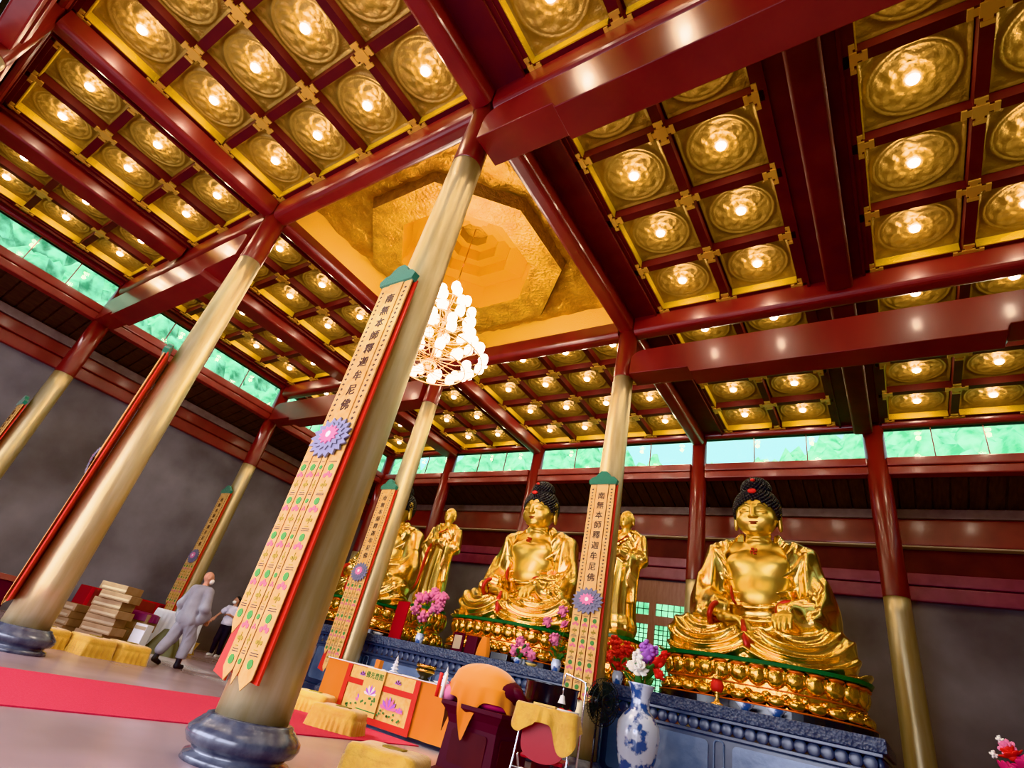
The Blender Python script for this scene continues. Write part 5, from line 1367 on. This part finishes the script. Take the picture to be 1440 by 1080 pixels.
link('body', implicit_multi('body', [(wg_body, (-.48, -.30, .05), (.48, .3, 1.76), .009), (small_hand((.03, -.19, 1.17), PI * .9, 0, 1), (-.12, -.30, 1.06), (.14, -.06, 1.28), .005), (small_hand((-.41, -.19, .98), -PI / 2 - .3, .7, -1), (-.56, -.36, .84), (-.30, -.08, 1.10), .005)], M['skin']), wg)
def wg_shirt(X, Y, Z):
    v = field(X, Y, Z, [('c', (0, 0, 1.30), (0, 0, .95), .155, .185), ('c', (-.15, 0, 1.36), (.15, 0, 1.36), .075), ('c', (.18, 0, 1.36), (.24, .015, 1.17), .075, .085), ('c', (-.18, 0, 1.36), (-.29, -.01, 1.25), .075, .085)], .05)
    v = np.maximum(np.abs(Y) * 0 + v, v); v = v - .006 * S_fold((X * .8 + Z) * 40, 2)
    return np.maximum(v, np.maximum(Z - 1.44, .88 - Z))
link('t_shirt', implicit('t_shirt', wg_shirt, (-.42, -.26, .84), (.42, .26, 1.5), .010, M['tshirt'], 1), wg)
def wg_tr(X, Y, Z):
    v = field(X, Y, Z, [('e', (0, 0, .88), (.175, .13, .14)), ('c', (.09, 0, .82), (.10, -.02, .48), .105, .085), ('c', (.10, -.02, .48), (.11, .02, .12), .085, .065), ('c', (-.09, 0, .82), (-.11, -.02, .48), .105, .085), ('c', (-.11, -.02, .48), (-.13, .02, .12), .085, .065)], .03)
    return np.maximum(v, .07 - Z)
link('trousers', implicit('trousers', wg_tr, (-.3, -.25, .04), (.3, .25, 1.05), .011, M['navy'], 1), wg)
shoe(.11, .01, 0, .1, 'white', wg); shoe(-.13, .01, 0, -.2, 'white', wg)
hc = lambda X, Y, Z: (lambda x, y, z: np.maximum(field(x, y, z, [('e', (0, .018, .035), (.088, .104, .104))], .02), np.maximum(.03 - z - 1.2 * np.clip(y + .0, -.1, .2), -.05 - z)))((X) * math.cos(.45) - (Y + .02) * math.sin(.45), (X) * math.sin(.45) + (Y + .02) * math.cos(.45), Z - 1.60)
link('hair', implicit('hair', hc, (-.14, -.18, 1.5), (.14, .14, 1.78), .007, M['hair'], 1), wg)
mk_ = lambda X, Y, Z: (lambda x, y, z: np.maximum(f_ell(x, y, z, (0, -.055, -.05), (.068, .068, .055)), y + .04))((X) * math.cos(.45) - (Y + .02) * math.sin(.45), (X) * math.sin(.45) + (Y + .02) * math.cos(.45), Z - 1.60)
link('face_mask', implicit('face_mask', mk_, (-.14, -.18, 1.46), (.14, .10, 1.64), .007, M['white'], 1), wg)

# ================================================================== CHANDELIER
chn = empty('chandelier', (dx, dy, 0)); tag(chn, 'tiered chandelier of glowing white globes hanging under the dome', 'chandelier')
MB().tube([(0, 0, 8.15), (0, 0, 10.1)], .012, 8).build('chain', M['brass'], chn)
MB().tube([(0, 0, 6.15), (0, 0, 8.2)], .03, 10).build('stem', M['brass'], chn)
gm = MB().lathe([(.045, -.115), (.085, -.08), (.098, -.02), (.09, .06), (.06, .105), (.0, .12)], seg=18).mesh('globe', M['globe'])
fr = MB()
tiers = [(8.22, .0, 1), (7.86, .34, 6), (7.55, .52, 8), (7.22, .62, 10), (6.90, .72, 11), (6.52, 1.02, 16), (6.24, .74, 11)]
for z, r, n in tiers:
    if r:
        fr.tube([(r * math.cos(2 * PI * i / 40), r * math.sin(2 * PI * i / 40), z - .13) for i in range(41)], .014, 6)
        for i in range(n):
            a = 2 * PI * i / n + z; fr.tube([(0, 0, z - .25), (r * .5 * math.cos(a), r * .5 * math.sin(a), z - .28), (r * math.cos(a), r * math.sin(a), z - .12)], .008, 5)
    for i in range(n):
        a = 2 * PI * i / n + z; link('globe', gm, chn, (r * math.cos(a), r * math.sin(a), z))
fr.build('brass_arms', M['brass'], chn)
MB().lathe([(0, 6.0), (.10, 6.05), (.16, 6.15), (.08, 6.25), (0, 6.3)], seg=20).build('finial', M['brass'], chn)

# ------------------------------------------------------------------ light
def light(kind, name, loc, power, color=(1, 1, 1), size=.1, rot=(0, 0, 0), sy=None):
    l = bpy.data.lights.new(name, kind); l.energy = power; l.color = color
    if kind == 'AREA':
        l.size = size
        if sy: l.shape = 'RECTANGLE'; l.size_y = sy
    elif kind == 'POINT': l.shadow_soft_size = size
    o = bpy.data.objects.new(name, l); COL.objects.link(o); o.location = loc; o.rotation_euler = rot; return o
ld = bpy.data.lights.new('downlight_lamp', 'POINT'); ld.energy = 14; ld.color = (1, .80, .56); ld.shadow_soft_size = .06
for (x, y) in lamp_pos:
    o = bpy.data.objects.new('downlight_lamp', ld); COL.objects.link(o); o.location = (x, y, 8.76)
light('POINT', 'chandelier_lamp', (dx, dy, 5.7), 110, (1, .86, .66), .5)
light('POINT', 'dome_cove_lamp', (dx, dy, 8.9), 9, (1, .62, .22), .3)
# daylight coming in through the open entrance behind the camera
light('AREA', 'entrance_daylight', (-7.2, -2.7, 2.3), 1150, (.86, .84, 1.0), 16, (PI / 2 + .0, 0, 0), 4).data.specular_factor = .35
w = bpy.data.worlds.new('sky'); scene.world = w; w.use_nodes = True; nt = w.node_tree
bg = nt.nodes['Background']
sky = N(nt, 'ShaderNodeTexSky'); sky.sky_type = 'HOSEK_WILKIE'; sky.turbidity = 4; sky.sun_direction = (-.3, -.5, .8)
mx = N(nt, 'ShaderNodeMixRGB'); mx.inputs[0].default_value = .55; mx.inputs[2].default_value = (.75, .92, 1, 1)
nt.links.new(sky.outputs[0], mx.inputs[1]); nt.links.new(mx.outputs[0], bg.inputs[0]); bg.inputs[1].default_value = 2.6
s = bpy.data.lights.new('sun', 'SUN'); s.energy = 5; s.angle = .05; so = bpy.data.objects.new('sun', s); COL.objects.link(so); so.rotation_euler = (.75, -.35, 0)
scene.view_settings.view_transform = 'Khronos PBR Neutral'; scene.view_settings.exposure = .5
scene.cycles.max_bounces = 7; scene.cycles.diffuse_bounces = 4; scene.cycles.glossy_bounces = 4; scene.cycles.transparent_max_bounces = 8
scene.cycles.sample_clamp_indirect = 6; scene.cycles.caustics_reflective = False; scene.cycles.caustics_refractive = False
